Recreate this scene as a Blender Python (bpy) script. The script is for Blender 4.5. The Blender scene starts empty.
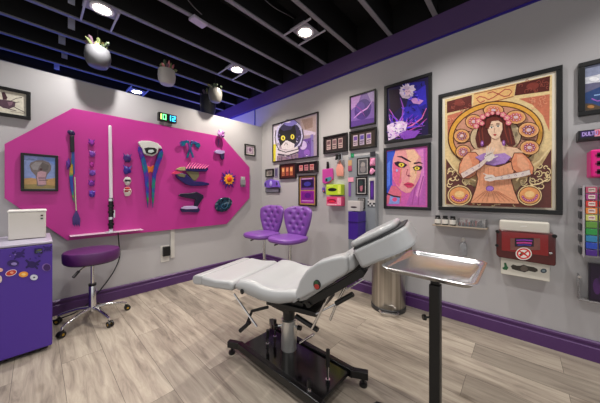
import bpy, bmesh, math, random
from mathutils import Vector, Matrix, noise
random.seed(7)
PI = math.pi
SC = bpy.context.scene
COL = SC.collection

# ------------------------------------------------------------------ camera, world, lights, exposure
F = 241.0; HZ = 193.5; YAW = math.atan(220.5/241.0)
CA, SA = math.cos(YAW), math.sin(YAW)
CAM = Vector((-2.813, -3.527, 1.25))
cd = bpy.data.cameras.new('camera'); cam = bpy.data.objects.new('camera', cd); COL.objects.link(cam)
cd.sensor_width = 36.0; cd.lens = 36.0*F/600.0; cd.clip_start = .02; cd.clip_end = 60
cd.shift_y = -(201.5-HZ)/600.0
cam.location = CAM; cam.rotation_euler = (PI/2, 0, YAW-PI/2)
SC.camera = cam

w = bpy.data.worlds.new('world'); SC.world = w; w.use_nodes = True
bg = w.node_tree.nodes['Background']; bg.inputs[0].default_value = (0.97, 0.965, 0.96, 1); bg.inputs[1].default_value = 0.62

SC.view_settings.view_transform = 'Standard'; SC.view_settings.look = 'None'
SC.view_settings.gamma = 1; SC.view_settings.use_curve_mapping = False
SC.view_settings.exposure = 0.35

def light(name, kind, loc, energy, color, rot=(0,0,0), **kw):
    d = bpy.data.lights.new(name, kind); o = bpy.data.objects.new(name, d); COL.objects.link(o)
    o.location = loc; o.rotation_euler = rot; d.energy = energy; d.color = color
    for k, v in kw.items(): setattr(d, k, v)
    return o
# blue strip lighting of the space beyond the partition
light('blue_strip_light', 'AREA', (-1.6, 1.5, 2.0), 22, (0.10, 0.16, 1.0), (PI, 0, 0), shape='RECTANGLE', size=3.4, size_y=.25)
light('violet_wall_light', 'AREA', (-.75, 1.1, 2.1), 16, (0.35, 0.3, 1.0), (0, -PI*.62, 0), shape='RECTANGLE', size=.5, size_y=1.2)
# ceiling spots: the four seen and the rest of the same grid behind and beside the camera
SPOTS = [(-.76,-1.73), (-.82,-.446), (-2.375,-.47), (-1.60,1.55)]
MORE = [(-2.37,-1.73), (-.76,-3.0), (-2.37,-3.0), (-4.0,-.47), (-4.0,-1.73), (-4.0,-3.0), (-.76,-4.3), (-2.37,-4.3)]
CEILZ = 3.08
for i, (x, y) in enumerate(SPOTS+MORE):
    e = (92, 98, 76, 32)[i] if i < 4 else 56
    light('spot_lamp', 'SPOT', (x, y, 3.055), e, ((1.0, .91, .80) if i < 2 else (1.0, .965, .93)), spot_size=math.radians(128), spot_blend=.9, shadow_soft_size=.03)

# ------------------------------------------------------------------ helpers
def lin(h):
    if isinstance(h, str):
        c = [int(h[i:i+2], 16)/255 for i in (0, 2, 4)]
    else: c = h
    return tuple(x/12.92 if x <= .04045 else ((x+.055)/1.055)**2.4 for x in c)
MATS = {}
def mat(h, rough=.5, metal=0.0, emit=0.0, trans=0.0, alpha=1.0, coat=0.0, bump=0.0, bscale=200, ink=0):
    key = (h, rough, metal, emit, trans, alpha, coat, bump, ink)
    if key in MATS: return MATS[key]
    m = bpy.data.materials.new('paint_'+str(h)); m.use_nodes = True
    nt = m.node_tree; b = nt.nodes['Principled BSDF']; c = lin(h)
    b.inputs['Base Color'].default_value = (*c, 1); b.inputs['Roughness'].default_value = rough
    b.inputs['Metallic'].default_value = metal
    if emit: b.inputs['Emission Color'].default_value = (*c, 1); b.inputs['Emission Strength'].default_value = emit
    if trans: b.inputs['Transmission Weight'].default_value = trans; b.inputs['IOR'].default_value = 1.45
    if alpha < 1: b.inputs['Alpha'].default_value = alpha
    if coat: b.inputs['Coat Weight'].default_value = coat; b.inputs['Coat Roughness'].default_value = .08
    if bump:
        n = nt.nodes.new('ShaderNodeTexNoise'); n.inputs['Scale'].default_value = bscale
        tc = nt.nodes.new('ShaderNodeTexCoord'); nt.links.new(tc.outputs['Object'], n.inputs['Vector'])
        bp = nt.nodes.new('ShaderNodeBump'); bp.inputs['Strength'].default_value = bump; bp.inputs['Distance'].default_value = .002
        nt.links.new(n.outputs['Fac'], bp.inputs['Height']); nt.links.new(bp.outputs['Normal'], b.inputs['Normal'])
    if ink:
        n = nt.nodes.new('ShaderNodeTexNoise'); n.inputs['Scale'].default_value = 42; n.inputs['Detail'].default_value = 5; n.inputs['Roughness'].default_value = .7
        tc = nt.nodes.new('ShaderNodeTexCoord'); nt.links.new(tc.outputs['Object'], n.inputs['Vector'])
        mr = nt.nodes.new('ShaderNodeMapRange'); mr.inputs['From Min'].default_value = .3; mr.inputs['From Max'].default_value = .7; mr.inputs['To Min'].default_value = 1-ink; mr.inputs['To Max'].default_value = 1+ink
        nt.links.new(n.outputs['Fac'], mr.inputs['Value'])
        sc = nt.nodes.new('ShaderNodeVectorMath'); sc.operation = 'SCALE'; sc.inputs[0].default_value = c; nt.links.new(mr.outputs['Result'], sc.inputs['Scale']); nt.links.new(sc.outputs[0], b.inputs['Base Color'])
    MATS[key] = m; return m

def ramp_mat(name, stops, scale=(1,1,1), rough=.3, metal=.5, mode='wave', noise_scale=6.0):
    m = bpy.data.materials.new(name); m.use_nodes = True; nt = m.node_tree; b = nt.nodes['Principled BSDF']
    tc = nt.nodes.new('ShaderNodeTexCoord'); mp = nt.nodes.new('ShaderNodeMapping'); mp.inputs['Scale'].default_value = scale
    nt.links.new(tc.outputs['Object'], mp.inputs['Vector'])
    n = nt.nodes.new('ShaderNodeTexNoise'); n.inputs['Scale'].default_value = noise_scale; n.inputs['Detail'].default_value = 4
    nt.links.new(mp.outputs['Vector'], n.inputs['Vector'])
    r = nt.nodes.new('ShaderNodeValToRGB'); cr = r.color_ramp
    while len(cr.elements) < len(stops): cr.elements.new(.5)
    for e, (p, c) in zip(cr.elements, stops): e.position = p; e.color = (*lin(c), 1)
    nt.links.new(n.outputs['Fac'], r.inputs['Fac']); nt.links.new(r.outputs['Color'], b.inputs['Base Color'])
    b.inputs['Roughness'].default_value = rough; b.inputs['Metallic'].default_value = metal
    return m

class Face:
    """A plane with origin, right, up and normal; px() finds where a sight line meets it."""
    def __init__(s, o, U, V, N): s.o, s.U, s.V, s.N = map(Vector, (o, U, V, N))
    def at(s, u, v, d=0.0): return s.o + s.U*u + s.V*v + s.N*d
    def px(s, x, y, d=0.0):
        k = (x-300)/F; r = Vector((CA+k*SA, SA-k*CA, (HZ-y)/F)); o = s.o + s.N*d
        t = (o-CAM).dot(s.N)/r.dot(s.N); p = CAM + r*t - o
        return p.dot(s.U), p.dot(s.V)
RW = Face((0,0,0), (0,-1,0), (0,0,1), (-1,0,0))     # right wall
LW = Face((0,0,0), (1,0,0), (0,0,1), (0,-1,0))      # partition on the left
WORLD = Face((0,0,0), (1,0,0), (0,1,0), (0,0,1))
def onz(x, y, z):
    u, v = Face((0,0,z), (1,0,0), (0,1,0), (0,0,1)).px(x, y); return u, v

class MB:
    """Collects shapes in a face's (u, v, d) frame into one mesh."""
    def __init__(s, face=WORLD): s.bm = bmesh.new(); s.f = face; s.mats = []
    def mi(s, m):
        if m not in s.mats: s.mats.append(m)
        return s.mats.index(m)
    def v(s, p): return s.bm.verts.new(s.f.at(*p))
    def face(s, vs, m):
        try: f = s.bm.faces.new(vs); f.material_index = m
        except ValueError: pass
    def box(s, u0, u1, v0, v1, d0, d1, m):
        i = s.mi(m)
        c = [s.v((u, v, d)) for d in (d0, d1) for v in (v0, v1) for u in (u0, u1)]
        for q in ((0,2,3,1), (4,5,7,6), (0,1,5,4), (2,6,7,3), (0,4,6,2), (1,3,7,5)): s.face([c[k] for k in q], i)
    def prism(s, pts, d0, d1, m):
        i = s.mi(m)
        if sum(pts[k][0]*pts[(k+1) % len(pts)][1]-pts[(k+1) % len(pts)][0]*pts[k][1] for k in range(len(pts))) < 0: pts = pts[::-1]
        a = [s.v((*p, d0)) for p in pts]; b = [s.v((*p, d1)) for p in pts]; n = len(pts)
        s.face(a[::-1], i); s.face(b, i)
        for k in range(n): s.face([a[k], a[(k+1) % n], b[(k+1) % n], b[k]], i)
    def tube(s, pts, r, m, seg=10, closed=False):
        i = s.mi(m); P = [s.f.at(*p) for p in pts]; rings = []; n = len(P)
        rs = r if isinstance(r, (list, tuple)) else [r]*n; up = None
        for k, p in enumerate(P):
            if closed: t = P[(k+1) % n]-P[k-1]
            else: t = P[min(k+1, n-1)]-P[max(k-1, 0)]
            t.normalize()
            if up is None: up = t.orthogonal().normalized()
            a = up - t*up.dot(t)
            a = a.normalized() if a.length > 1e-6 else t.orthogonal().normalized()
            up = a; b = t.cross(a)
            rings.append([s.bm.verts.new(p + (a*math.cos(2*PI*j/seg) + b*math.sin(2*PI*j/seg))*rs[k]) for j in range(seg)])
        rng = range(n) if closed else range(n-1)
        for k in rng:
            A, B = rings[k], rings[(k+1) % n]
            for j in range(seg): s.face([A[j], A[(j+1) % seg], B[(j+1) % seg], B[j]], i)
        if not closed: s.face(rings[0][::-1], i); s.face(rings[-1], i)
    def lathe(s, c, prof, m, seg=28, sx=1.0, sy=1.0, cap=True):
        """prof: (radius, height along the face normal) from bottom to top."""
        i = s.mi(m); rings = []
        for r, h in prof:
            rings.append([s.v((c[0]+r*sx*math.cos(2*PI*j/seg), c[1]+r*sy*math.sin(2*PI*j/seg), c[2]+h)) for j in range(seg)])
        for A, B in zip(rings, rings[1:]):
            for j in range(seg): s.face([A[j], A[(j+1) % seg], B[(j+1) % seg], B[j]], i)
        if cap: s.face(rings[0][::-1], i); s.face(rings[-1], i)
    def ball(s, c, rad, m, seg=14, wob=0.0):
        if not isinstance(rad, (list, tuple)): rad = (rad,)*3
        i = s.mi(m); rings = []; n = seg//2
        for a in range(1, n):
            th = PI*a/n; ring = []
            for j in range(seg):
                ph = 2*PI*j/seg; q = (math.sin(th)*math.cos(ph), math.sin(th)*math.sin(ph), -math.cos(th))
                g = 1 + wob*noise.noise(Vector(q)*2.3+Vector(c)*9)
                ring.append(s.v((c[0]+rad[0]*q[0]*g, c[1]+rad[1]*q[1]*g, c[2]+rad[2]*q[2]*g)))
            rings.append(ring)
        for A, B in zip(rings, rings[1:]):
            for j in range(seg): s.face([A[j], A[(j+1) % seg], B[(j+1) % seg], B[j]], i)
        b = s.v((c[0], c[1], c[2]-rad[2])); t = s.v((c[0], c[1], c[2]+rad[2]))
        for j in range(seg): s.face([b, rings[0][(j+1) % seg], rings[0][j]], i); s.face([t, rings[-1][j], rings[-1][(j+1) % seg]], i)
    def build(s, name, parent=None, bevel=0, seg=3, smooth=True, angle=.6, sub=0, origin=None):
        bmesh.ops.recalc_face_normals(s.bm, faces=s.bm.faces)
        if parent is not None: org = world_loc(parent)
        else:
            vs = [v.co for v in s.bm.verts]
            org = origin if origin is not None else Vector([(min(v[k] for v in vs)+max(v[k] for v in vs))/2 for k in range(3)])
        org = Vector(org)
        for v in s.bm.verts: v.co -= org
        me = bpy.data.meshes.new(name); s.bm.to_mesh(me); s.bm.free()
        for m in s.mats: me.materials.append(m)
        if smooth:
            for p in me.polygons: p.use_smooth = True
            me.set_sharp_from_angle(angle=angle)
        o = bpy.data.objects.new(name, me); COL.objects.link(o)
        if parent is not None: o.parent = parent; o['_w'] = tuple(org)
        else: o.location = org; o['_w'] = tuple(org)
        if bevel:
            b = o.modifiers.new('bevel', 'BEVEL'); b.width = bevel; b.segments = seg; b.limit_method = 'ANGLE'; b.angle_limit = .5
        if sub:
            q = o.modifiers.new('sub', 'SUBSURF'); q.levels = sub; q.render_levels = sub
        return o
def world_loc(o): return Vector(o['_w'])
def tag(o, label, cat, group=None):
    o['label'] = label; o['category'] = cat
    if group: o['group'] = group
    return o
def struct(o): o['kind'] = 'structure'; return o
def thing(name, loc, label, cat, group=None):
    o = bpy.data.objects.new(name, None); COL.objects.link(o); o.empty_display_size = .05
    o.location = loc; o['_w'] = tuple(loc); return tag(o, label, cat, group)
def dup(root, loc, rz, label, group=None):
    r = root.copy(); COL.objects.link(r); r.location = loc; r.rotation_euler = (0, 0, rz); r['label'] = label
    if group: r['group'] = group
    for ch in list(root.children):
        c = ch.copy(); COL.objects.link(c); c.parent = r
        for g in list(ch.children):
            q = g.copy(); COL.objects.link(q); q.parent = c
    return r

class Art:
    """Flat printed shapes laid on a picture plane; coordinates are those of one crop of the photo."""
    def __init__(s, face, d, crop=(0, 0, 1.0), rough=.35):
        s.m = MB(face); s.f = face; s.d = d; s.c = crop; s.k = 0; s.rough = rough
    def P(s, p): return s.f.px(s.c[0]+p[0]/s.c[2], s.c[1]+p[1]/s.c[2], s.d)
    def poly(s, pts, col, raw=False, **kw):
        s.k += 1; i = s.m.mi(mat(col, s.rough, ink=.16, **kw)); d = s.d + s.k*.00016
        q = pts if raw else [s.P(p) for p in pts]
        s.m.face([s.m.v((*p, d)) for p in q], i)
    def rect(s, x0, y0, x1, y1, col, **kw): s.poly([(x0,y0),(x0,y1),(x1,y1),(x1,y0)], col, **kw)
    def ell(s, x, y, rx, ry, col, rot=0, n=22, **kw):
        c, t = math.cos(rot), math.sin(rot); pts = []
        for j in range(n):
            a, b = rx*math.cos(2*PI*j/n), ry*math.sin(2*PI*j/n); pts.append((x+a*c-b*t, y+a*t+b*c))
        s.poly(pts, col, **kw)
    def line(s, pts, wd, col, **kw):
        s.k += 1; i = s.m.mi(mat(col, s.rough, ink=.12, **kw)); d = s.d + s.k*.00016; L = []; R = []
        n = len(pts)
        for k, p in enumerate(pts):
            a = pts[max(k-1, 0)]; b = pts[min(k+1, n-1)]; tx, ty = b[0]-a[0], b[1]-a[1]; l = math.hypot(tx, ty) or 1
            ww = wd[k] if isinstance(wd, (list, tuple)) else wd
            nx, ny = -ty/l*ww/2, tx/l*ww/2
            L.append(s.m.v((*s.P((p[0]+nx, p[1]+ny)), d))); R.append(s.m.v((*s.P((p[0]-nx, p[1]-ny)), d)))
        for k in range(n-1): s.m.face([L[k], L[k+1], R[k+1], R[k]], i)
    def build(s, name, parent):
        return s.m.build(name, parent, smooth=False)

def framed(face, xl, xr, xref, yt, yb, bar, dep, col, label, cat, group=None, matw=0, matcol='f2efe6', name='picture_frame', rough=.4, base=.002):
    """Wall frame from its pixel edges; returns root, art-plane depth and the inner rectangle (u0,u1,v0,v1)."""
    u0 = face.px(xl, 150, dep)[0]; u1 = face.px(xr, 150, dep)[0]
    v1 = face.px(xref, yt, dep)[1]; v0 = face.px(xref, yb, dep)[1]
    root = thing(name, face.at((u0+u1)/2, v0, base), label, cat, group)
    fm = mat(col, rough); m = MB(face)
    m.box(u0, u1, v1-bar, v1, base, dep, fm); m.box(u0, u1, v0, v0+bar, base, dep, fm)
    m.box(u0, u0+bar, v0+bar, v1-bar, base, dep, fm); m.box(u1-bar, u1, v0+bar, v1-bar, base, dep, fm)
    m.build('frame', root, bevel=min(.003, bar*.2), seg=2)
    back = base+(dep-base)*.55
    if matw:
        m = MB(face); m.box(u0+bar, u1-bar, v0+bar, v1-bar, base+.002, back, mat(matcol, .8)); m.build('mat_board', root, smooth=False)
        d = back+.0006
    else: d = back
    iu0, iu1, iv0, iv1 = u0+bar+matw, u1-bar-matw, v0+bar+matw, v1-bar-matw
    return root, d, (iu0, iu1, iv0, iv1)
class UV(Art):
    """Print laid out in 0..1 coordinates (origin at upper left) of an inner rectangle."""
    def __init__(s, face, d, R, rough=.35): super().__init__(face, d, (0,0,1), rough); s.R = R
    def P(s, p): return s.R[0]+(s.R[1]-s.R[0])*p[0], s.R[3]-(s.R[3]-s.R[2])*p[1]
    def bgd(s, col): s.rect(0, 0, 1, 1, col)

def text_mesh(name, body, face, u, v, d, size, m, parent, sx=1.0, bold=0.0):
    c = bpy.data.curves.new(name, 'FONT'); c.body = body; c.size = size; c.align_x = 'LEFT'; c.extrude = .0004; c.offset = bold
    o = bpy.data.objects.new(name, c); COL.objects.link(o)
    dg = bpy.context.evaluated_depsgraph_get(); me = bpy.data.meshes.new_from_object(o.evaluated_get(dg))
    bpy.data.objects.remove(o); bpy.data.curves.remove(c)
    org = world_loc(parent)
    for vert in me.vertices: vert.co = face.at(u+vert.co.x*sx, v+vert.co.y, d+vert.co.z) - org
    me.materials.clear(); me.materials.append(m)
    q = bpy.data.objects.new(name, me); COL.objects.link(q); q.parent = parent; return q

BLACK = mat('0b0b0d', .4); BLACKG = mat('09090b', .25); CHROME = mat('d8d8da', .14, 1.0); STEEL = mat('b9b4ac', .28, 1.0)
DARKM = mat('141416', .35, .3)

# ------------------------------------------------------------------ structure
def wall_mat():
    m = bpy.data.materials.new('wall_paint'); m.use_nodes = True; nt = m.node_tree; b = nt.nodes['Principled BSDF']
    tc = nt.nodes.new('ShaderNodeTexCoord'); n = nt.nodes.new('ShaderNodeTexNoise'); n.inputs['Scale'].default_value = 160
    nt.links.new(tc.outputs['Object'], n.inputs['Vector'])
    bp = nt.nodes.new('ShaderNodeBump'); bp.inputs['Strength'].default_value = .12; bp.inputs['Distance'].default_value = .001
    nt.links.new(n.outputs['Fac'], bp.inputs['Height']); nt.links.new(bp.outputs['Normal'], b.inputs['Normal'])
    b.inputs['Base Color'].default_value = (*lin('b6b4b6'), 1); b.inputs['Roughness'].default_value = .6
    return m
WALL = wall_mat()
def floor_mat():
    m = bpy.data.materials.new('oak_planks'); m.use_nodes = True; nt = m.node_tree; N = nt.nodes; K = nt.links; b = N['Principled BSDF']
    tc = N.new('ShaderNodeTexCoord'); mp = N.new('ShaderNodeMapping'); mp.inputs['Rotation'].default_value = (0, 0, PI/2); mp.inputs['Location'].default_value = (.3, .105, 0)
    K.new(tc.outputs['Object'], mp.inputs['Vector'])
    br = N.new('ShaderNodeTexBrick'); br.inputs['Scale'].default_value = 1; br.inputs['Brick Width'].default_value = 1.35
    br.inputs['Row Height'].default_value = .235; br.inputs['Mortar Size'].default_value = .0014; br.inputs['Mortar Smooth'].default_value = .3
    br.offset = .37; br.inputs['Color1'].default_value = (0,0,0,1); br.inputs['Color2'].default_value = (1,1,1,1); br.inputs['Mortar'].default_value = (.5,.5,.5,1)
    K.new(mp.outputs['Vector'], br.inputs['Vector'])
    # grain: noise stretched along the plank, shifted per plank
    sc = N.new('ShaderNodeVectorMath'); sc.operation = 'MULTIPLY'; sc.inputs[1].default_value = (1.0, 9, 1); K.new(mp.outputs['Vector'], sc.inputs[0])
    ad = N.new('ShaderNodeVectorMath'); ad.operation = 'ADD'; K.new(sc.outputs[0], ad.inputs[0])
    sh = N.new('ShaderNodeVectorMath'); sh.operation = 'SCALE'; sh.inputs['Scale'].default_value = 9; K.new(br.outputs['Color'], sh.inputs[0]); K.new(sh.outputs[0], ad.inputs[1])
    n1 = N.new('ShaderNodeTexNoise'); n1.inputs['Scale'].default_value = 2.2; n1.inputs['Detail'].default_value = 8; n1.inputs['Roughness'].default_value = .65; n1.inputs['Distortion'].default_value = .6
    K.new(ad.outputs[0], n1.inputs['Vector'])
    r1 = N.new('ShaderNodeValToRGB'); cr = r1.color_ramp; cr.elements[0].position = .28; cr.elements[0].color = (*lin('6f655b'), 1); cr.elements[1].position = .68; cr.elements[1].color = (*lin('b3a999'), 1)
    e = cr.elements.new(.47); e.color = (*lin('988d80'), 1)
    K.new(n1.outputs['Fac'], r1.inputs['Fac'])
    # plank to plank tone
    hs = N.new('ShaderNodeMapRange'); hs.inputs['To Min'].default_value = .74; hs.inputs['To Max'].default_value = 1.12; K.new(br.outputs['Color'], hs.inputs['Value'])
    mu = N.new('ShaderNodeVectorMath'); mu.operation = 'SCALE'; K.new(r1.outputs['Color'], mu.inputs[0]); K.new(hs.outputs['Result'], mu.inputs['Scale'])
    # knots
    vs = N.new('ShaderNodeVectorMath'); vs.operation = 'MULTIPLY'; vs.inputs[1].default_value = (1.7, 3.6, 1); K.new(mp.outputs['Vector'], vs.inputs[0])
    vo = N.new('ShaderNodeTexVoronoi'); vo.inputs['Scale'].default_value = 1.15; K.new(vs.outputs[0], vo.inputs['Vector'])
    kr = N.new('ShaderNodeValToRGB'); kr.color_ramp.elements[0].position = .02; kr.color_ramp.elements[0].color = (.3,.25,.2,1); kr.color_ramp.elements[1].position = .15; kr.color_ramp.elements[1].color = (1,1,1,1)
    K.new(vo.outputs['Distance'], kr.inputs['Fac'])
    mx = N.new('ShaderNodeMix'); mx.data_type = 'RGBA'; mx.blend_type = 'MULTIPLY'; mx.inputs[0].default_value = .8
    K.new(mu.outputs[0], mx.inputs[6]); K.new(kr.outputs['Color'], mx.inputs[7])
    # seams
    m2 = N.new('ShaderNodeMix'); m2.data_type = 'RGBA'; K.new(br.outputs['Fac'], m2.inputs[0]); K.new(mx.outputs[2], m2.inputs[6]); m2.inputs[7].default_value = (*lin('4f463e'), 1)
    K.new(m2.outputs[2], b.inputs['Base Color']); b.inputs['Roughness'].default_value = .42
    bp = N.new('ShaderNodeBump'); bp.inputs['Strength'].default_value = .15; bp.inputs['Distance'].default_value = .002; K.new(n1.outputs['Fac'], bp.inputs['Height']); K.new(bp.outputs['Normal'], b.inputs['Normal'])
    return m

m = MB(); m.box(-7.5, .2, -7, 4.2, -.1, 0, floor_mat()); struct(m.build('floor', smooth=False, origin=(0,0,0)))
PART_H = 2.475
m = MB(); m.box(-7.5, 0, 0, .12, 0, PART_H, WALL); struct(m.build('wall_left', smooth=False, origin=(0,0,0)))
m = MB(); m.box(0, .15, -7, 4.2, 0, 3.07, WALL); m.box(0, .15, -7, 4.2, 3.07, 3.42, mat('08080b', .8)); struct(m.build('wall_right', smooth=False, origin=(0,0,0)))
m = MB(); m.box(-7.5, 0, 4.0, 4.2, 0, 3.4, mat('1a1a24', .7)); struct(m.build('light_block_wall_back', smooth=False))  # unseen dark wall, added to keep world light out beyond the partition
m = MB(); m.box(-7.5, -7.3, .12, 4.0, 0, 3.4, mat('1a1a24', .7)); struct(m.build('light_block_wall_side', smooth=False))  # unseen end wall, added to shut world light out of the left opening
DECK = mat('050507', .8)
m = MB(); m.box(-7.5, .15, -7, 4.2, 3.42, 3.5, DECK); ceil = struct(m.build('ceiling', smooth=False))
FL = mat('808084', .5); WEB = mat('08080b', .7)
JY = [-.087+.465*n for n in range(-14, 9)]
for Y in JY:
    m = MB(); m.box(-7.4, -.005, Y-.022, Y+.022, CEILZ, CEILZ+.014, FL); m.box(-7.4, -.005, Y-.012, Y+.012, CEILZ+.014, 3.42, WEB)
    m.build('joist', ceil, smooth=False)
TAB = mat('d4daf4', .5)
for Y, x0, y0, x1, y1 in [(-.087,68,-4,75,5), (.372,68,15,75,30), (.837,58.5,31,65.5,45), (1.3,61.5,49,67.5,59), (1.765,54,63,59.5,70)]:
    PF = Face((0,Y-.03,0), (1,0,0), (0,0,1), (0,-1,0)); a, b = PF.px(x0, y0), PF.px(x1, y1)
    m = MB(PF); m.box(a[0], b[0], max(b[1], CEILZ+.016), min(a[1], 3.40), -.017, 0, TAB); m.build('web_stiffener', ceil, smooth=False)
# purple beam and boards
PUR = mat('4f2d63', .4); PURD = mat('321550', .4)
m = MB(RW); m.box(-4.0, 7, 2.86, 3.078, .001, .045, mat('57406e', .55)); m.box(-4.0, 7, 2.845, 2.86, .001, .02, mat('2a1a8a', .5)); struct(m.build('trim_1', smooth=False))
def baseboard(face, a, b, name):
    m = MB(face); i = m.mi(PUR)
    prof = [(0,.001), (0,.022), (.098,.022), (.104,.013), (.118,.013), (.128,.019), (.142,.019), (.152,.006), (.152,.001)]
    A = [m.v((a, v, d)) for v, d in prof]; B = [m.v((b, v, d)) for v, d in prof]; n = len(prof)
    for k in range(n): m.face([A[k], A[(k+1) % n], B[(k+1) % n], B[k]], i)
    m.face(A, i); m.face(B[::-1], i)
    struct(m.build(name, smooth=False))
baseboard(LW, -7.5, -.001, 'baseboard_left'); baseboard(RW, .023, 7, 'baseboard_right')
u = RW.px(255, 100)[0]
m = MB(RW); m.box(u-.012, u+.012, 2.3, 2.844, .001, .008, mat('4a4f9a', .5)); struct(m.build('trim_2', smooth=False))

# ------------------------------------------------------------------ ceiling fittings
def ceiling_spot(x, y, label):
    r = thing('recessed_ceiling_light', (x, y, CEILZ), label, 'ceiling light', None)
    jy = sorted(JY, key=lambda q: abs(q-y))[:2]; a, b = min(jy)+.031, max(jy)-.031
    m = MB(); m.box(x-.14, x+.14, y-.105, y+.105, 3.082, 3.088, mat('8c8c94', .5)); m.box(x-.09, x+.09, y-.1, y+.1, 3.088, 3.22, WEB); m.build('housing', r, smooth=False)
    for dx in (-.125, .125): m = MB(); m.box(x+dx-.008, x+dx+.008, a, b, 3.068, 3.081, mat('b4b4bc', .5)); m.build('hanger_bar', r, smooth=False)
    m = MB(); m.lathe((x, y, 3.066), [(.090,0), (.098,.004), (.096,.016), (.07,.016), (.07,.004), (.090,.0)], mat('d8d8dc', .4), 32, cap=False); m.build('trim_ring', r)
    m = MB(); m.lathe((x, y, 3.072), [(.068,0), (.068,.008)], mat('fff4e0', .5, emit=28), 28); m.build('lens', r)
LBL = ['round recessed ceiling light over the middle of the room, between the joists',
       'round recessed ceiling light between the hanging pot and the purple beam',
       'bright round ceiling light in a metal plate, directly above the leftmost hanging pot',
       'faint round ceiling light beyond the partition, behind the hanging pots']
for (x, y), l in zip(SPOTS, LBL): ceiling_spot(x, y, l)

LEAFS = [mat('6a7548', .6), mat('45533c', .6), mat('8a8455', .6), mat('6f5668', .6)]
def pot(x, y, z, r, h, label, seedv, dark='606064', pink=False):
    root = thing('hanging_planter', (x, y, z), label, 'hanging planter', 'pots hanging from the ceiling joists')
    P = mat(dark, .38)
    m = MB(); m.lathe((x, y, z), [(r*.60,0), (r*.70,h*.03), (r*.93,h*.28), (r,h*.6), (r*.96,h*.88), (r*.90,h), (r*.82,h), (r*.80,h*.86)], P, 36); m.build('pot', root)
    m = MB(); m.lathe((x, y, z+h*.84), [(r*.79,0), (r*.76,.01)], mat('2a221c', .9), 20); m.build('soil', root)
    rr = random.Random(seedv)
    m = MB()
    for k in range(22):
        a = rr.uniform(0, 2*PI); l = rr.uniform(.7, 1.5)*r; tilt = rr.uniform(.05, 1.1)
        b = Vector((x+math.cos(a)*r*.3, y+math.sin(a)*r*.3, z+h*.86)); dr = Vector((math.cos(a)*tilt, math.sin(a)*tilt, 1.1)).normalized()
        col = LEAFS[rr.randrange(4)] if not (pink and k % 4 == 0) else mat('c0707a', .6)
        pts = [tuple(b+dr*l*t+Vector((0,0,-.35*l*t*t*tilt))) for t in (0,.3,.6,.85,1.0)]
        m.tube(pts, [.003, .005, .016, .019, .004] if k % 2 else [.008,.016,.017,.010,.002], col, 7)
    m.build('succulent', root)
    m = MB(); m.tube([(x, y, z+h*.85), (x, y, 3.02)], .002, BLACK, 6)
    for a in (0, 2.1, 4.2): m.tube([(x+math.cos(a)*r*.8, y+math.sin(a)*r*.8, z+h*.98), (x, y, z+h*1.5)], .0018, BLACK, 5)
    jy = min(JY, key=lambda q: abs(q-y)); m.tube([(x, y, 3.02), (x, (y+jy)/2, 3.06), (x, jy, 3.079)], .002, BLACK, 5)
    m.build('cord', root)
pot(-2.366, -.165, 2.612, .115, .19, 'leftmost grey hanging pot of succulents, largest, just below the bright ceiling light', 3)
pot(-1.69, -.19, 2.64, .103, .185, 'pale grey hanging pot with a reddish succulent, middle of the three front pots', 5, 'a5a2a0', True)
pot(-.985, -.115, 2.635, .100, .19, 'grey hanging pot with yellowish leaves near the corner, in front of the dark pot', 8, '6c6a66')
pot(-.832, .42, 2.57, .13, .34, 'dark grey hanging pot beyond the partition, underside lit blue', 11, '2c2c30')
x, y = onz(205, 16, CEILZ-.03)
m = MB(); m.box(-.08, .08, -.05, .05, -.03, -.002, mat('b8b4c6', .5))
o = m.build('junction_box', bevel=.004, origin=(0,0,0)); o.location = (x, JY[min(range(len(JY)), key=lambda q: abs(JY[q]-y))], CEILZ); o.rotation_euler = (0,0,.15)
tag(o, 'small pale lilac box fixed under a joist at top of the photo', 'junction box')
def cable(pts, r, label, name='cable', cat='cable', m_=None):
    P = [Vector(p) for p in pts]; out = []
    for k in range(len(P)-1):
        p0, p1, p2, p3 = P[max(k-1,0)], P[k], P[k+1], P[min(k+2,len(P)-1)]
        for t in (0,.2,.4,.6,.8): out.append(.5*((2*p1)+(-p0+p2)*t+(2*p0-5*p1+4*p2-p3)*t*t+(-p0+3*p1-3*p2+p3)*t**3))
    out.append(P[-1]); m = MB(); m.tube([tuple(q) for q in out], r, m_ or BLACK, 6)
    o = m.build(name); tag(o, label, cat); return o
cable([(*onz(262,-3,3.1),3.1), (*onz(275,8,3.13),3.13), (*onz(290,16,3.2),3.2), (*onz(298,22,3.25),3.25)], .006, 'thin grey ceiling cable drooping near the middle ceiling light', m_=mat('4a4a4e',.5))
cable([(*onz(186,-3,3.12),3.12), (*onz(193,6,3.1),3.1), (*onz(202,13,3.085),3.07)], .006, 'thin grey ceiling cable running to the lilac junction box', m_=mat('4a4a4e',.5))

# ------------------------------------------------------------------ pink display board
PINK = mat('b9308c', .42)
UL, UR, VB, VT, CU, CV = -3.011, -.306, .76, 2.15, .455, .447
BD = .045
m = MB(LW); m.prism([(UL+CU,VT), (UR-.52,VT), (UR,VT-CV), (UR,VB+.415), (UR-.445,VB), (UL+CU-.04,VB), (UL,VB+CV), (UL,VT-CV)], .028, BD, PINK)
tag(m.build('display_board', bevel=.002, smooth=False), 'large magenta octagonal display board on the left wall holding prop weapons', 'display board')

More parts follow.
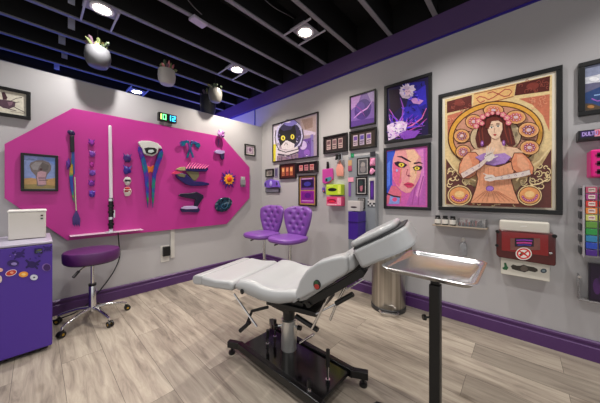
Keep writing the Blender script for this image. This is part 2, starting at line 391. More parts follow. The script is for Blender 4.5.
# things on the board -- helper to map crop pixels to (u, v) at a depth
def pm(face, crop, d):
    return lambda x, y: face.px(crop[0]+x/crop[2], crop[1]+y/crop[2], d)
IRI = ramp_mat('rainbow_metal', [(.32,'2f9a4a'), (.45,'2b6f9a'), (.54,'3a3fae'), (.64,'7a2a9a'), (.75,'2fae8a')], (1,1,1), .28, .6, noise_scale=7)
TEAL = ramp_mat('teal_metal', [(.35,'1f8f96'), (.5,'2a6fa8'), (.62,'8a3aae'), (.72,'35b8a8')], (1,1,1), .25, .6, noise_scale=22)
DS = BD+.022  # middle depth of props

def prop(name, label, cat, face, u, v, group=None): return thing(name, face.at(u, v, BD), label, cat, group)
# twin-pronged rainbow blade
q = pm(LW, (130,135,5.375), DS); c = q(108,200)
r = prop('energy_blade', 'rainbow two-pronged curved blade prop with a white grip, centre of the magenta board', 'prop sword', LW, *c)
A = lambda pts: [q(*p) for p in pts]
m = MB(LW); m.prism(A([(45,62),(42,85),(58,130),(68,180),(75,215),(80,260),(88,330),(96,393),(100,330),(100,260),(98,210),(92,170),(82,130),(72,105),(65,85),(62,68)]), DS-.012, DS+.012, IRI); m.build('blade', r, bevel=.004, seg=2)
m = MB(LW); m.prism(A([(170,70),(178,95),(172,125),(155,165),(140,215),(135,260),(130,330),(122,393),(117,330),(117,260),(120,210),(132,165),(142,130),(148,108),(158,90)]), DS-.012, DS+.012, IRI); m.build('blade', r, bevel=.004, seg=2)
m = MB(LW); m.prism(A([(42,38),(60,32),(110,33),(145,45),(165,62),(172,76),(152,72),(146,98),(122,114),(90,110),(70,98),(66,80),(58,66),(48,52)]), DS-.02, DS+.018, mat('cfcfca',.4)); m.build('guard', r, bevel=.006)
m = MB(LW); m.prism(A([(74,72),(95,68),(128,70),(142,78),(136,100),(112,106),(84,98)]), DS+.017, DS+.03, BLACK); m.prism(A([(95,82),(118,80),(126,90),(108,100),(92,94)]), DS+.029, DS+.036, mat('b9c4c4',.3)); m.build('grip', r, bevel=.003)
m = MB(LW); m.prism(A([(90,165),(112,172),(130,162),(126,205),(112,196),(96,208)]), BD+.001, DS-.006, mat('d0661e',.4)); m.build('emblem', r, bevel=.002)
# crossed axes
q = pm(LW, (165,130,6.72), DS); A = lambda pts: [q(*p) for p in pts]
g = 'crossed hand axes on the board'
for hd, hl, lb, dz in (([(96,84),(108,74),(124,74),(142,68),(158,72),(160,84),(148,86),(136,92),(134,106),(118,112),(102,104)], ((146,74),(158,72),(194,184),(182,188)), 'small teal rainbow axe with its head to the left, crossed with another', .016),
                   ([(176,70),(196,72),(212,80),(236,90),(240,106),(228,124),(210,112),(204,96),(190,90),(176,84)], ((182,76),(192,80),(156,190),(144,184)), 'small teal rainbow axe with its head to the right, crossed behind another', 0)):
    c = q(*hl[2]); r = prop('hand_axe', lb, 'prop axe', LW, *c)
    m = MB(LW); m.prism(A(hl), BD+.004+dz, BD+.018+dz, TEAL); m.build('handle', r, bevel=.002)
    m = MB(LW); m.prism(A(hd), BD+.006+dz, BD+.016+dz, TEAL); m.build('axe_head', r, bevel=.002)
# spiked purple blaster
q = pm(LW, (165,158,11.52), DS); A = lambda pts: [q(*p) for p in pts]
r = prop('spiked_blaster', 'purple and olive blaster prop with pink crystal spikes along its top', 'prop gun', LW, *q(300,210))
PB = mat('231f5c', .22); OL = mat('6a6648', .45)
m = MB(LW); m.prism(A([(225,112),(300,95),(400,108),(480,108),(497,130),(470,158),(330,158),(235,148)]), DS-.018, DS+.022, PB); m.build('upper_shell', r, bevel=.008)
m = MB(LW); m.prism(A([(118,192),(180,172),(240,188),(290,230),(330,270),(420,272),(500,290),(505,312),(420,322),(300,324),(230,302),(170,258),(130,222)]), DS-.018, DS+.022, PB); m.build('lower_shell', r, bevel=.008)
m = MB(LW); m.prism(A([(120,130),(180,104),(236,106),(248,146),(160,144)]), DS-.014, DS+.016, mat('a8a070',.4)); m.prism(A([(240,160),(300,150),(385,160),(392,208),(352,262),(318,256),(276,200)]), DS-.012, DS+.01, OL); m.prism(A([(128,190),(180,180),(232,192),(220,225),(160,215)]), DS+.02, DS+.026, OL); m.build('muzzle', r, bevel=.003)
m = MB(LW); m.prism(A([(72,180),(118,150),(210,162),(140,186)]), DS-.01, DS+.008, mat('e0406a',.3)); m.build('glowing_tip', r, bevel=.002)
for k in range(8):
    m = MB(LW); x0 = 245+k*30; a = q(x0, 108); b = q(x0+42, 44+k*5); m.tube([(a[0]-.01,a[1]-.02,DS+.02), (b[0],b[1],DS+.03)], [.011,.002], mat('ff86b8',.2), 6); m.build('crystal_spike', r)
# slim dark blaster
q = pm(LW, (170,175,6.72), DS); A = lambda pts: [q(*p) for p in pts]
r = prop('slim_blaster', 'dark angular two-pronged pistol prop with a lilac lower barrel, under the spiked blaster', 'prop gun', LW, *q(150,200))
m = MB(LW); m.prism(A([(55,138),(72,124),(150,120),(176,112),(222,135),(224,152),(196,190),(184,214),(160,208),(170,165),(80,148)]), DS-.016, DS+.016, mat('1a1830',.3)); m.build('upper_barrel', r, bevel=.006)
m = MB(LW); m.prism(A([(68,230),(88,212),(150,208),(186,214),(200,236),(186,252),(120,248),(80,250)]), DS-.016, DS+.014, mat('2a2350',.3)); m.prism(A([(70,224),(90,210),(150,206),(184,214),(180,228),(100,230)]), DS+.012, DS+.02, mat('b9a8d0',.35)); m.build('lower_barrel', r, bevel=.004)
# creature-head ornament, small pistol, sun, figurine, swirl mask
q = pm(LW, (205,110,6.72), DS)
r = prop('head_ornament', 'small pink and lilac horned head ornament at the top right slope of the board', 'ornament', LW, *q(105,160))
c = q(103,160); m = MB(LW); m.ball((*c, DS+.02), (.056,.056,.026), mat('d08ad4',.35), 16, .6); m.ball((c[0]+.03, c[1]-.035, DS+.026), (.03,.02,.025), mat('8a3a9a',.35), 12, .4); m.build('head', r)
m = MB(LW)
for dx, dy in ((-.035,.035), (.025,.035), (-.05,-.02)): m.tube([(c[0]+dx*.4, c[1]+dy*.4, DS+.02), (c[0]+dx, c[1]+dy, DS+.03), (c[0]+dx*1.2, c[1]+dy*1.5, DS+.02)], [.012,.008,.002], mat('7a3a9a',.3), 7)
m.build('horns', r)
a, b = q(95,195), q(92,246); m = MB(LW); m.tube([(*a, BD+.012), (*b, BD+.004)], [.014,.003], mat('6a1f7a',.4), 8); m.build('purple_taper', r)  # thin purple taper running down from the head
r = prop('small_pistol', 'small lilac ray-gun prop with a dark grip below the horned head ornament', 'prop gun', LW, *q(100,290))
A = lambda pts: [q(*p) for p in pts]
m = MB(LW); m.prism(A([(62,278),(80,268),(128,274),(132,288),(110,298),(70,290)]), DS-.014, DS+.014, mat('b6a2d4',.3)); m.build('barrel', r, bevel=.004)
m = MB(LW); m.prism(A([(100,296),(130,290),(128,330),(112,334)]), DS-.01, DS+.01, mat('2a1f4a',.4)); m.build('grip', r, bevel=.003)
q = pm(LW, (205,160,6.72), DS); c = q(160,130)
r = prop('sun_ornament', 'orange sun ornament ringed with purple spikes at right of the board', 'ornament', LW, *c)
RR = abs(q(215,130)[0]-c[0])
m = MB(LW)
for k in range(13):
    a = 2*PI*k/13; t = (-math.sin(a), math.cos(a)); rr = RR*(1.05 if k % 2 else .92)
    m.prism([(c[0]+math.cos(a)*RR*.4+t[0]*RR*.16, c[1]+math.sin(a)*RR*.4+t[1]*RR*.16), (c[0]+math.cos(a)*rr, c[1]+math.sin(a)*rr), (c[0]+math.cos(a)*RR*.4-t[0]*RR*.16, c[1]+math.sin(a)*RR*.4-t[1]*RR*.16)], BD+.006, BD+.02, mat('4a1d8a',.4))
m.build('spikes', r, bevel=.002, seg=2)
m = MB(LW); pts = []
for k in range(20):
    a = 2*PI*k/20; rr = RR*(.62 if k % 2 else .46); pts.append((c[0]+math.cos(a)*rr, c[1]+math.sin(a)*rr))
m.prism(pts, BD+.018, BD+.034, mat('f0a028',.4)); m.build('sun_disc', r, bevel=.003, seg=2)
m = MB(LW); m.ball((c[0]+.004, c[1], BD+.034), (RR*.3,RR*.3,.02), mat('e0401c',.3)); m.build('centre', r)
r = prop('robot_figurine', 'tiny grey robot figurine at the far right of the magenta board', 'figurine', LW, *q(256,150))
A = lambda x0,y0,x1,y1: (q(x0,y0)[0], q(x1,y0)[0], q(x0,y1)[1], q(x0,y0)[1])
m = MB(LW); m.box(*A(240,132,272,166), BD+.002, BD+.03, mat('8f8f92',.35)); m.build('body', r, bevel=.004)
m = MB(LW); m.box(*A(244,112,268,132), BD+.004, BD+.03, mat('b9b9b8',.35)); m.build('head', r, bevel=.004)
m = MB(LW); m.box(*A(242,166,254,180), BD+.004, BD+.026, mat('6f6f74',.4)); m.build('leg', r, bevel=.002); m = MB(LW); m.box(*A(258,166,270,180), BD+.004, BD+.026, mat('6f6f74',.4)); m.build('leg', r, bevel=.002)
q2 = q; r = prop('swirl_mask', 'dark teal glossy mask with swirling ridges at lower right of the board', 'mask', LW, *q(122,300))
MK = ramp_mat('teal_swirl', [(.35,'0c1020'), (.48,'1c4a5a'), (.55,'101426'), (.65,'7a9aa8'), (.72,'141430')], (1,1,1), .2, .3, noise_scale=18)
m = MB(LW); m.prism([q(*p) for p in [(66,318),(70,290),(95,262),(128,250),(160,252),(182,275),(178,300),(162,325),(140,345),(105,350),(78,342)]], BD+.003, BD+.04, MK); m.build('mask_shell', r, bevel=.014, seg=4)
m = MB(LW); cc = q(122,305)
m.tube([(cc[0]+math.cos(a*.5)*(.012+.0042*a), cc[1]+math.sin(a*.5)*(.012+.0042*a)*.9, BD+.042) for a in range(0, 15)], .005, mat('3a6a86',.2), 7); m.build('ridge', r)
# ornament columns
def pixball(face, x, y, rx, ry, col, label, cat, name, col2, ears=True, grp=None):
    c = face.px(x, y, DS); s = abs(face.px(x+rx, y, DS)[0]-c[0]); t = abs(face.px(x, y+ry, DS)[1]-c[1])
    r = prop(name, label, cat, face, *c, grp)
    m = MB(face); m.ball((*c, BD+.018), (s, t, .018), mat(col,.35), 12, .5); m.build('body', r)
    m = MB(face)
    if ears:
        for d in (-1, 1): m.tube([(c[0]+d*s*.5, c[1]+t*.4, BD+.02), (c[0]+d*s*1.15, c[1]+t*1.25, BD+.022)], [s*.3, .001], mat(col2,.35), 6)
        m.build('wings', r)
    else:
        m.box(c[0]-s*.8, c[0]+s*.8, c[1]-t*.15, c[1]+t*.35, BD+.028, BD+.036, mat(col2,.3)); m.build('visor', r, bevel=.002)
    return r
ys = [142.6,153.8,164.8,173.2,183.6,194]
nm = ['topmost','second from the top','third from the top, smallest','third from the bottom','second from the bottom','lowest']
for k, yy in enumerate(ys):
    pixball(LW, 92+(.4 if k%2 else -.3), yy, 3.0 if k != 2 else 2.2, 3.0 if k != 2 else 2.3, ['8a2a9a','7a3fa8','a02a8a','6a3aa0','7a2a9a','4a2a9a'][k], f'tiny purple winged ornament, {nm[k]} of the six in a column', 'ornament', 'winged_ornament', ['3a2a8a','c070c0','7a2080','8a60c0','3a2a7a','6a3ac0'][k], grp='purple winged ornaments in a column')
lab4 = ['dark violet eared helmet ornament at the top of the short column','glossy indigo eared helmet ornament, second in the short column','white and black helmet ornament with dark visor, third in the short column','white and red capped helmet ornament at the bottom of the short column']
for k, yy in enumerate([158.5, 170.3, 181, 191.5]):
    r = pixball(LW, 127.5, yy, 3.8, 4.2, ['3a1a6a','2e1f80','d8d4d0','e0d8d0'][k], lab4[k], 'ornament', 'helmet_ornament', ['4a1a7a','3a2a9a','1a1a1e','8a1a2a'][k], ears=k < 2, grp='helmet ornaments in a column')
    if k == 3:
        c = LW.px(127.5, 188.6, DS); m = MB(LW); m.ball((c[0], c[1], BD+.018), (.03,.018,.02), mat('c01f2a',.35), 10); m.build('cap', r)
# short curved sword with tassel
q = pm(LW, (60,125,3.84), DS); A = lambda pts: [q(*p) for p in pts]
r = prop('curved_dagger', 'curved rainbow dagger with a black grip and hanging tassel at left of the board', 'prop sword', LW, *q(48,200))
m = MB(LW); m.prism(A([(38,42),(55,42),(56,104),(40,104)]), BD+.004, BD+.03, mat('101018',.5)); m.build('grip', r, bevel=.004)
m = MB(LW); c = q(45,30); m.ball((*c, BD+.018), (.028,.03,.016), mat('2a1a4a',.3), 12, .6); m.build('pommel', r)
m = MB(LW); m.ball((*q(32,150), BD+.016), (.014,.05,.012), mat('5a2a8a',.4), 12, .6); m.build('ornament', r)
m = MB(LW); m.prism(A([(44,104),(52,104),(51,160),(51,210),(54,270),(57,302),(49,284),(40,240),(36,205),(37,165),(41,160)]), BD+.008, BD+.018, ramp_mat('rainbow_blade', [(.3,'e0a030'), (.44,'d09a2a'), (.5,'3a8a5a'), (.56,'2a4a9e'), (.7,'2a2a7a')], (1,1,1), .35, .4, noise_scale=3)); m.build('blade', r, bevel=.003, seg=2)
m = MB(LW); m.prism(A([(44,104),(56,104),(57,190),(52,190),(50,150),(45,150)]), BD+.018, BD+.024, mat('24458c', .4)); m.build('blade_spine', r)
m = MB(LW); m.tube([(*q(57,200), BD+.02), (*q(60,280), BD+.02), (*q(63,336), BD+.015)], .004, mat('b8d0a0',.6), 6); m.build('cord', r)
m = MB(LW)
for k in range(9):
    a = q(63,330); b = q(50+k*3.2, 382+(k%3)*4); m.tube([(*a, BD+.016), (b[0], (a[1]+b[1])/2, BD+.018), (*b, BD+.01+.002*(k % 3))], [.006,.006,.003], mat('4a3a7a',.8), 5)
m.build('tassel', r)
# light sword on a stand and ledge
ax = .075
t1 = LW.px(110, 125.5, BD+ax); t2 = LW.px(111, 198, BD+ax); t3 = LW.px(111, 228.5, BD+ax)
r = thing('light_sword', LW.at(t3[0], t3[1], BD+ax), 'tall white-bladed light sword with a black hilt standing upright on the ledge', 'prop sword')
m = MB(LW); m.tube([(*t2, BD+ax), (t1[0], t1[1]-.01, BD+ax), (*t1, BD+ax)], [.016,.016,.008], mat('efe6ee',.3, trans=.15), 16); m.build('blade', r)
m = MB(LW); h = t2[1]-t3[1]
for k in range(10):
    m.tube([(t3[0], t3[1]+h*k/10, BD+ax), (t3[0], t3[1]+h*(k+.8)/10, BD+ax)], .029 if k % 2 else .023, BLACKG if k not in (9,3) else CHROME, 14)
m.tube([(t3[0], t3[1], BD+ax), (*t2, BD+ax)], .02, BLACK, 12); m.box(t3[0]+.022, t3[0]+.036, t3[1]+h*.35, t3[1]+h*.6, BD+ax-.008, BD+ax+.008, CHROME)
m.build('hilt', r)
LE = LW.px(70.4, 236.5, .17)[1]
m = MB(LW); m.box(LW.px(70.2,236,.17)[0], LW.px(143.5,229,.17)[0], LE-.006, LE, BD+.0005, .17, mat('d9c8d4',.15)); tag(m.build('ledge', bevel=.001), 'thin pale acrylic ledge under the light sword at the board bottom', 'shelf')
m = MB(LW); m.lathe((0,0,0), [(.05,0),(.055,.004),(.05,.008)], mat('d0d0d8',.1, trans=.4), 24)
m = MB(); m.lathe((t3[0], -(BD+ax), LE+.0005), [(.05,0),(.052,.004),(.05,.008),(.02,.009),(.016,.03),(.02,.035)], mat('c9c9d2',.12,.2), 28)
tag(m.build('display_stand'), 'small round clear stand holding the light sword upright on the ledge', 'stand')
cable([(LW.px(118,237,.1)[0],-.1,LE-.007), (LW.px(119,245,.08)[0],-.08,.66), (LW.px(119.5,256,.06)[0],-.06,.5), (LW.px(112,274,.06)[0],-.06,.32), (LW.px(97,293,.07)[0],-.07,.14), (LW.px(80,306,.1)[0],-.1,.02), (-2.7,-.15,.006), (-2.78,-.12,.006)], .006, 'black power cord hanging from the ledge down the wall behind the stool')

# picture on the board, pictures on the left wall
r, d, R = framed(LW, 20.5, 58.4, 20.5, 152.5, 191.2, .022, BD+.03, '0a070b', 'black framed picture of a rearing cobra on the left of the magenta board', 'picture', base=BD+.001)
a = Art(LW, d, (15,145,7.32)); a.poly([(R[0],R[3]),(R[0],R[2]),(R[1],R[2]),(R[1],R[3])], '7f8fc0', raw=True)
a.poly([(64,72),(64,120),(100,95),(160,110),(170,75)], '8f9ad8'); a.poly([(200,85),(298,100),(298,150),(240,120)], '6a86c8')
a.poly([(64,245),(64,322),(298,320),(298,240),(200,255),(120,240)], 'b08a5a'); a.poly([(64,290),(64,322),(298,320),(298,300),(180,285)], '8a7a4a')
a.poly([(105,150),(115,128),(160,112),(205,112),(250,128),(266,155),(262,185),(238,215),(228,240),(230,290),(200,305),(160,300),(158,260),(150,225),(118,190)], '6d6262')
a.poly([(115,150),(150,125),(200,128),(180,150),(165,185),(130,180)], '8a8486'); a.poly([(200,125),(250,150),(240,185),(210,190),(185,155)], '5a5250')
a.poly([(165,200),(190,190),(232,200),(222,240),(228,290),(170,292),(160,240)], 'b08a94'); a.poly([(170,235),(225,232),(224,248),(172,252)], '8a6a78'); a.ell(190,178,12,9,'4a2a30'); a.line([(175,258),(240,258)], 4, '3a3036'); a.build('print', r)
r, d, R = framed(LW, -34, 30.8, 30.8, 92, 119.9, .03, .035, '0b0a0b', 'black framed ink drawing of a winged insect at the left edge of the photo', 'picture', matw=.0)
a = Art(LW, d, (0,70,6.72)); a.poly([(R[0],R[3]),(R[0],R[2]),(R[1],R[2]),(R[1],R[3])], 'd6d0c0', raw=True)
for p, cc in [([(10,150),(30,148),(50,185),(44,200),(20,200)],'4a3038'), ([(-20,195),(20,200),(70,205),(105,215),(100,245),(60,262),(20,255),(-10,235)],'5a4250'), ([(-60,170),(-10,190),(0,215),(-40,230)],'3a2a30'), ([(50,215),(88,212),(80,235),(60,240)],'8a6a78')]: a.poly(p, cc)
for l in ([(60,215),(110,190),(150,185)], [(80,240),(120,262),(168,285)], [(20,240),(60,262),(110,275)], [(90,220),(130,215)], [(-40,230),(-90,260)], [(-50,180),(-120,160)]): a.line(l, 4, '4a3a40')
a.line([(70,278),(168,292)], 3, '9a8a7a'); a.build('print', r)
r, d, R = framed(LW, 245.2, 255.6, 245.2, 143.5, 155, .022, .03, '0c0c0c', 'tiny black frame with a lilac print between the board and the corner', 'picture', matw=.012)
a = UV(LW, d, R); a.bgd('a893a6'); a.rect(.2,.15,.8,.85,'c9b4c4'); a.ell(.5,.45,.2,.25,'7a5a7a'); a.build('print', r)

# digital clock
dc = .03; q = pm(LW, (150,107,17.53), dc+.045)
r = thing('digital_clock', LW.at(*q(310,340), .001), 'black digital wall clock with green and blue glowing digits above the board', 'clock')
c0, c1 = q(150,80), q(470,80); vb = q(150,225)[1]
m = MB(LW); m.box(c0[0], c1[0], vb, c0[1], .02, dc+.045, mat('0a0c0c',.3)); m.build('case', r, bevel=.004)
m = MB(LW); x0, y0 = q(272,270); x1, y1 = q(330,345); m.box(x0, x1, VT+.002, vb+.004, .001, .03, mat('c9b8be',.5)); m.build('bracket', r, bevel=.002)
SEG = {'0':'abcdef', '1':'bc', '2':'abged'}
def digits(ch, u, v, w_, h_, col):
    m = MB(LW); M_ = mat(col, .5, emit=2.2); t = .011; d0, d1 = dc+.0455, dc+.047
    S = {'a':(0,w_,h_-t,h_), 'd':(0,w_,0,t), 'g':(0,w_,h_/2-t/2,h_/2+t/2), 'f':(0,t,h_/2,h_), 'e':(0,t,0,h_/2), 'b':(w_-t,w_,h_/2,h_), 'c':(w_-t,w_,0,h_/2)}
    for s_ in SEG[ch]: a0,a1,b0,b1 = S[s_]; m.box(u+a0, u+a1, v+b0, v+b1, d0, d1, M_)
    m.build('digit', r, smooth=False)
W = c1[0]-c0[0]; H = c0[1]-vb; hh = H*.66; vv = vb+H*.17
digits('1', c0[0]+W*.04, vv, W*.12, hh, 'd8e07a'); digits('0', c0[0]+W*.22, vv, W*.19, hh, '6ae08a'); digits('1', c0[0]+W*.54, vv, W*.13, hh, '3ac8f0'); digits('2', c0[0]+W*.74, vv, W*.18, hh, '3ab8ff')

# outlet, raceway
q = pm(LW, (150,220,5.76), .012)
m = MB(LW); a, b = q(118,60), q(141,215); m.box(a[0], b[0], b[1], VB-.002, .001, .02, mat('c9c6c0',.45)); tag(m.build('cord_channel', bevel=.003), 'white vertical cord channel running down from the magenta board', 'cord channel')
a, b = q(62,150), q(112,236); r = thing('wall_outlet', LW.at((a[0]+b[0])/2, b[1], 0), 'white wall outlet plate with a black plug below the board', 'outlet')
m = MB(LW); m.box(a[0], b[0], b[1], a[1], .001, .008, mat('d8d5cf',.4)); m.build('plate', r, bevel=.002)
a, b = q(72,155), q(112,202); m = MB(LW); m.box(a[0], b[0]-.001, b[1], a[1], .008, .05, BLACK); m.build('plug', r, bevel=.005)

# ------------------------------------------------------------------ right wall pictures
def blank(a, R, col): a.poly([(R[0],R[3]),(R[0],R[2]),(R[1],R[2]),(R[1],R[3])], col, raw=True)
# big poster
r, d, R = framed(RW, 438.2, 562.9, 438.2, 94.9, 210, .036, .03, '101113', 'largest poster, black framed, ornamental painting of a woman with flowers in auburn hair', 'poster', matw=.022, matcol='efe6d2')
a = Art(RW, d, (435,60,2.519)); blank(a, R, 'edd29a')
def curl(x, y, r_, a0, turns, wd, col, sg=1):
    n = 16; a.line([(x+r_*(1-.75*k/n)*math.cos(a0+sg*turns*2*PI*k/n), y+r_*(1-.75*k/n)*math.sin(a0+sg*turns*2*PI*k/n)) for k in range(n+1)], [wd*(1-.5*k/n) for k in range(n+1)], col)
# dark and terracotta panels
a.poly([(30,105),(30,134),(48,130),(92,120),(93,88)], '662a24'); a.poly([(205,60),(200,90),(288,78),(290,40)], '5c2620')
a.poly([(98,86),(96,118),(198,92),(203,62)], 'efc07c'); a.line([(98,86),(203,62)], 2, 'a85a34'); a.line([(96,118),(198,92)], 2, 'a85a34')
a.poly([(31,140),(32,192),(44,160),(72,128)], 'd07a5c'); a.poly([(212,98),(245,112),(272,140),(288,180),(289,86)], 'd07a5c')
for pts in ([(104,98),(112,92),(124,94),(135,100),(148,94),(162,84),(176,74),(188,74),(194,80),(186,90),(174,92),(160,86),(146,80),(132,84)], [(106,100),(114,108),(126,102)]): a.line(pts, 2.6, 'c05a4a')
a.ell(61,107,12,9,'8a3e34'); a.ell(246,66,16,9,'8a3e34',-.2)
rr = random.Random(3)
for bx0,by0,bx1,by1,nn,col in ((33,110,90,126,9,'a8584a'),(208,52,284,80,12,'a8584a'),(34,142,60,165,6,'eaa684'),(230,92,284,130,10,'eaa684')):
    for k in range(nn): curl(rr.uniform(bx0,bx1), rr.uniform(by0,by1), rr.uniform(4,7), rr.uniform(0,6), .8, 1.5, col, rr.choice((-1,1)))
# halo ring with medallions
cx_, cy_ = 153, 190
for rx, ry, col in ((121,86,'5a2c18'),(118,83,'e8aa44'),(108,73.5,'5a2c18'),(105.5,71,'d79a80')): a.ell(cx_, cy_, rx, ry, col, rot=-.12, n=60)
for k in range(12):
    t = 2*PI*k/12+.2; a.line([(cx_+66*math.cos(t), cy_+46*math.sin(t)), (cx_+103*math.cos(t), cy_+69*math.sin(t))], 2.2, '5a2c18')
a.ell(cx_, cy_+4, 66, 47, '5a2c18', rot=-.12, n=40); a.ell(cx_, cy_+4, 63.5, 44.5, 'ecd2a8', rot=-.12, n=40)
for x, y, rx, ry, ic in ((98,156,20,17,'c84a5e'),(68,192,19,16,'8a3a5a'),(72,232,18,16,'b0587a'),(148,128,24,14,'e0784a'),(204,146,24,16,'d05a6a'),(236,178,25,18,'7a2e5e'),(238,222,23,17,'a03a6a')):
    a.ell(x,y,rx+2,ry+2,'5a2c18'); a.ell(x,y,rx,ry,'f0b878'); a.ell(x,y,rx*.86,ry*.86,'e8a068')
    for k in range(9): t = 2*PI*k/9; a.ell(x+rx*.5*math.cos(t), y+ry*.5*math.sin(t), rx*.17, ry*.19, ic, n=8); a.ell(x+rx*.5*math.cos(t), y+ry*.5*math.sin(t), rx*.07, ry*.08, 'f4d4dc', n=6)
    a.ell(x,y,rx*.25,ry*.25,'e8c8d0',n=10)
# lower corners with filigree
a.poly([(30,250),(30,362),(96,366),(120,350),(100,320),(70,300),(48,275)], '63302a'); a.poly([(292,225),(292,372),(196,370),(205,330),(235,295),(270,262)], '63302a')
a.poly([(90,340),(150,348),(215,350),(250,372),(85,366)], '7a3a28')
for k in range(17): curl(rr.uniform(34,86), rr.uniform(275,318), rr.uniform(6,11), rr.uniform(0,6), .7, 3, 'efd6a0', rr.choice((-1,1)))
for k in range(20): curl(rr.uniform(214,286), rr.uniform(262,322), rr.uniform(6,12), rr.uniform(0,6), .7, 3, 'efd6a0', rr.choice((-1,1)))
for k in range(12): curl(rr.uniform(96,205), rr.uniform(350,366), rr.uniform(4,7), rr.uniform(0,6), .7, 2.4, 'efd6a0', rr.choice((-1,1)))
for l in ([(30,245),(48,272),(74,292),(104,305)], [(290,222),(262,256),(225,280),(205,305)], [(284,300),(262,312),(240,316)]): a.line(l, 3.5, 'f4dca8')
for x, y in ((64,341),(238,341)):
    a.ell(x,y,30,25,'f0d49a'); a.ell(x,y,27.5,22.5,'5a2c18'); a.ell(x,y,25.5,20.5,'e9a060'); a.ell(x,y-3,12,8,'f6cc8c')
    for k in range(9): t = .15+PI*k/9.5; a.ell(x+18*math.cos(t), y-2+15*math.sin(t), 3.6, 3.2, 'b03a78', n=8); a.ell(x+18*math.cos(t), y-2+15*math.sin(t), 1.4, 1.2, 'f0c0e0', n=6)
# long auburn hair
a.poly([(110,172),(114,152),(130,138),(150,133),(170,136),(186,148),(192,170),(197,190),(204,214),(192,224),(180,214),(170,205),(150,215),(132,218),(122,226),(108,222),(103,200)], '5c231c')
for pts in ([(118,160),(112,185),(116,212)], [(126,150),(120,180),(124,215)], [(180,152),(188,180),(194,214)], [(174,158),(178,185),(186,210)]): a.line(pts, 2.5, '8a3a2a')
# neck, shoulders
a.poly([(84,238),(104,226),(132,220),(143,208),(144,192),(164,192),(166,206),(178,218),(204,222),(222,234),(205,246),(158,254),(110,250)], 'f0c8a6')
a.line([(104,228),(132,221),(143,209)], 1.4, 'a8684a'); a.line([(166,206),(178,219),(206,223)], 1.4, 'a8684a')
# puffed sleeves and gown, outlined
def shape(pts, fill, edge='5a2818', wd=2.0): a.poly(pts, fill); a.line(pts+[pts[0]], wd, edge)
shape([(108,250),(120,262),(160,270),(192,258),(200,280),(192,300),(200,330),(212,362),(92,360),(104,325),(110,300),(102,276)], 'eaa47c')
shape([(86,234),(104,234),(116,248),(112,268),(104,290),(88,300),(70,298),(62,284),(64,264),(74,246)], 'e8946c')
shape([(200,236),(220,236),(238,252),(248,272),(246,288),(232,292),(210,288),(196,276),(192,256)], 'e8946c')
a.poly([(74,246),(86,240),(96,262),(90,288),(72,290),(66,276)], 'f0ac86'); a.poly([(206,240),(220,242),(236,262),(238,280),(222,282),(208,268)], 'f0ac86')
for x in (104,114,124,134,150,160,170,180,190): a.line([(141+(x-141)*.35,330),(x+(x-141)*.25,356)], 1.1, 'c0704c')
for x in (116,126,136,150,162,174,184): a.line([(x,272),(x+(x-150)*.06,318)], .9, 'c8805c')
a.poly([(104,246),(126,236),(150,240),(176,236),(192,246),(178,262),(150,268),(122,262)], 'b48ad0'); a.line([(104,247),(128,262),(150,267),(178,261),(192,247)], 1.4, '7a4a98')
# face, flowers
a.poly([(132,166),(140,152),(158,150),(170,160),(171,178),(165,194),(155,203),(144,198),(136,186)], 'f4d0b2'); a.poly([(128,172),(132,152),(148,146),(166,150),(173,164),(160,156),(144,158),(136,178)], '6f2a20')
for x, y, e in ((144,173,-1),(160,170,1)): a.ell(x,y,4.2,2.2,'f4ece4'); a.ell(x,y,2,2,'3a4a3a'); a.line([(x-5,y-2.4),(x,y-4),(x+5,y-2.6)], 1.2, '3a1a16'); a.line([(x-5,y-6),(x+4,y-7.5)], 1.3, '6a2a20')
a.line([(152,174),(150,184),(153,185)], 1.1, 'b88068'); a.poly([(147,191),(152,189),(157,190),(153,194)], 'c83a3e')
for x, y, rd in ((112,158,9),(122,147,8),(134,141,7),(120,163,7),(172,142,8),(182,150,9),(186,162,8),(146,138,6),(160,138,6),(106,170,8)):
    a.ell(x,y,rd,rd*.85,'c44a58'); 
    for k in range(5): t = 2*PI*k/5; a.ell(x+rd*.5*math.cos(t), y+rd*.45*math.sin(t), rd*.34, rd*.3, 'ee9aa4', n=8)
    a.ell(x,y,rd*.25,rd*.22,'f8dca0',n=8)
for x, y in ((121,213),(174,212)): a.ell(x,y,4,7,'8a4aa0'); a.ell(x,y-1,1.6,3,'e0b0e8')
# arms with tattoos and hands
a.line([(70,294),(92,282),(116,268),(134,250)], [15,15,12,9], '8a5648'); a.line([(71,293),(92,281),(116,267),(134,250)], [12.5,13,10,7.5], 'e8d2c8')
a.line([(240,284),(215,290),(180,296),(150,300)], [14,14,12,9], '8a5648'); a.line([(239,284),(215,290),(180,296),(150,300)], [11.5,12,10,7.5], 'e2d4cc')
for x, y in ((84,287),(98,278),(112,268),(222,289),(204,292),(186,295),(168,298)): curl(x, y, 3.6, x, .8, 1.2, 'a88aa8')
a.poly([(130,256),(126,246),(134,236),(146,234),(152,244),(146,254),(138,258)], 'e8dcd4'); a.poly([(152,294),(146,290),(134,290),(126,296),(128,304),(140,307),(152,304)], 'e8dcd4')
for k in range(4): a.line([(144-k*4,240),(152-k*6,224-k*1.5)], [3.2,1.6], 'e8dcd4'); a.line([(134+k*4,292+k),(124+k*3,287+k)], [3,1.6], 'e8dcd4')
a.line([(146,250),(160,244)], [3.2,1.8], 'e8dcd4'); a.line([(128,246),(146,236)], 1, '8a6a64'); a.line([(128,300),(146,296)], 1, '8a6a64')
a.ell(140,324,10,7,'7a4a98'); a.ell(140,324,8,5.4,'a87ad0')
a.build('print', r)
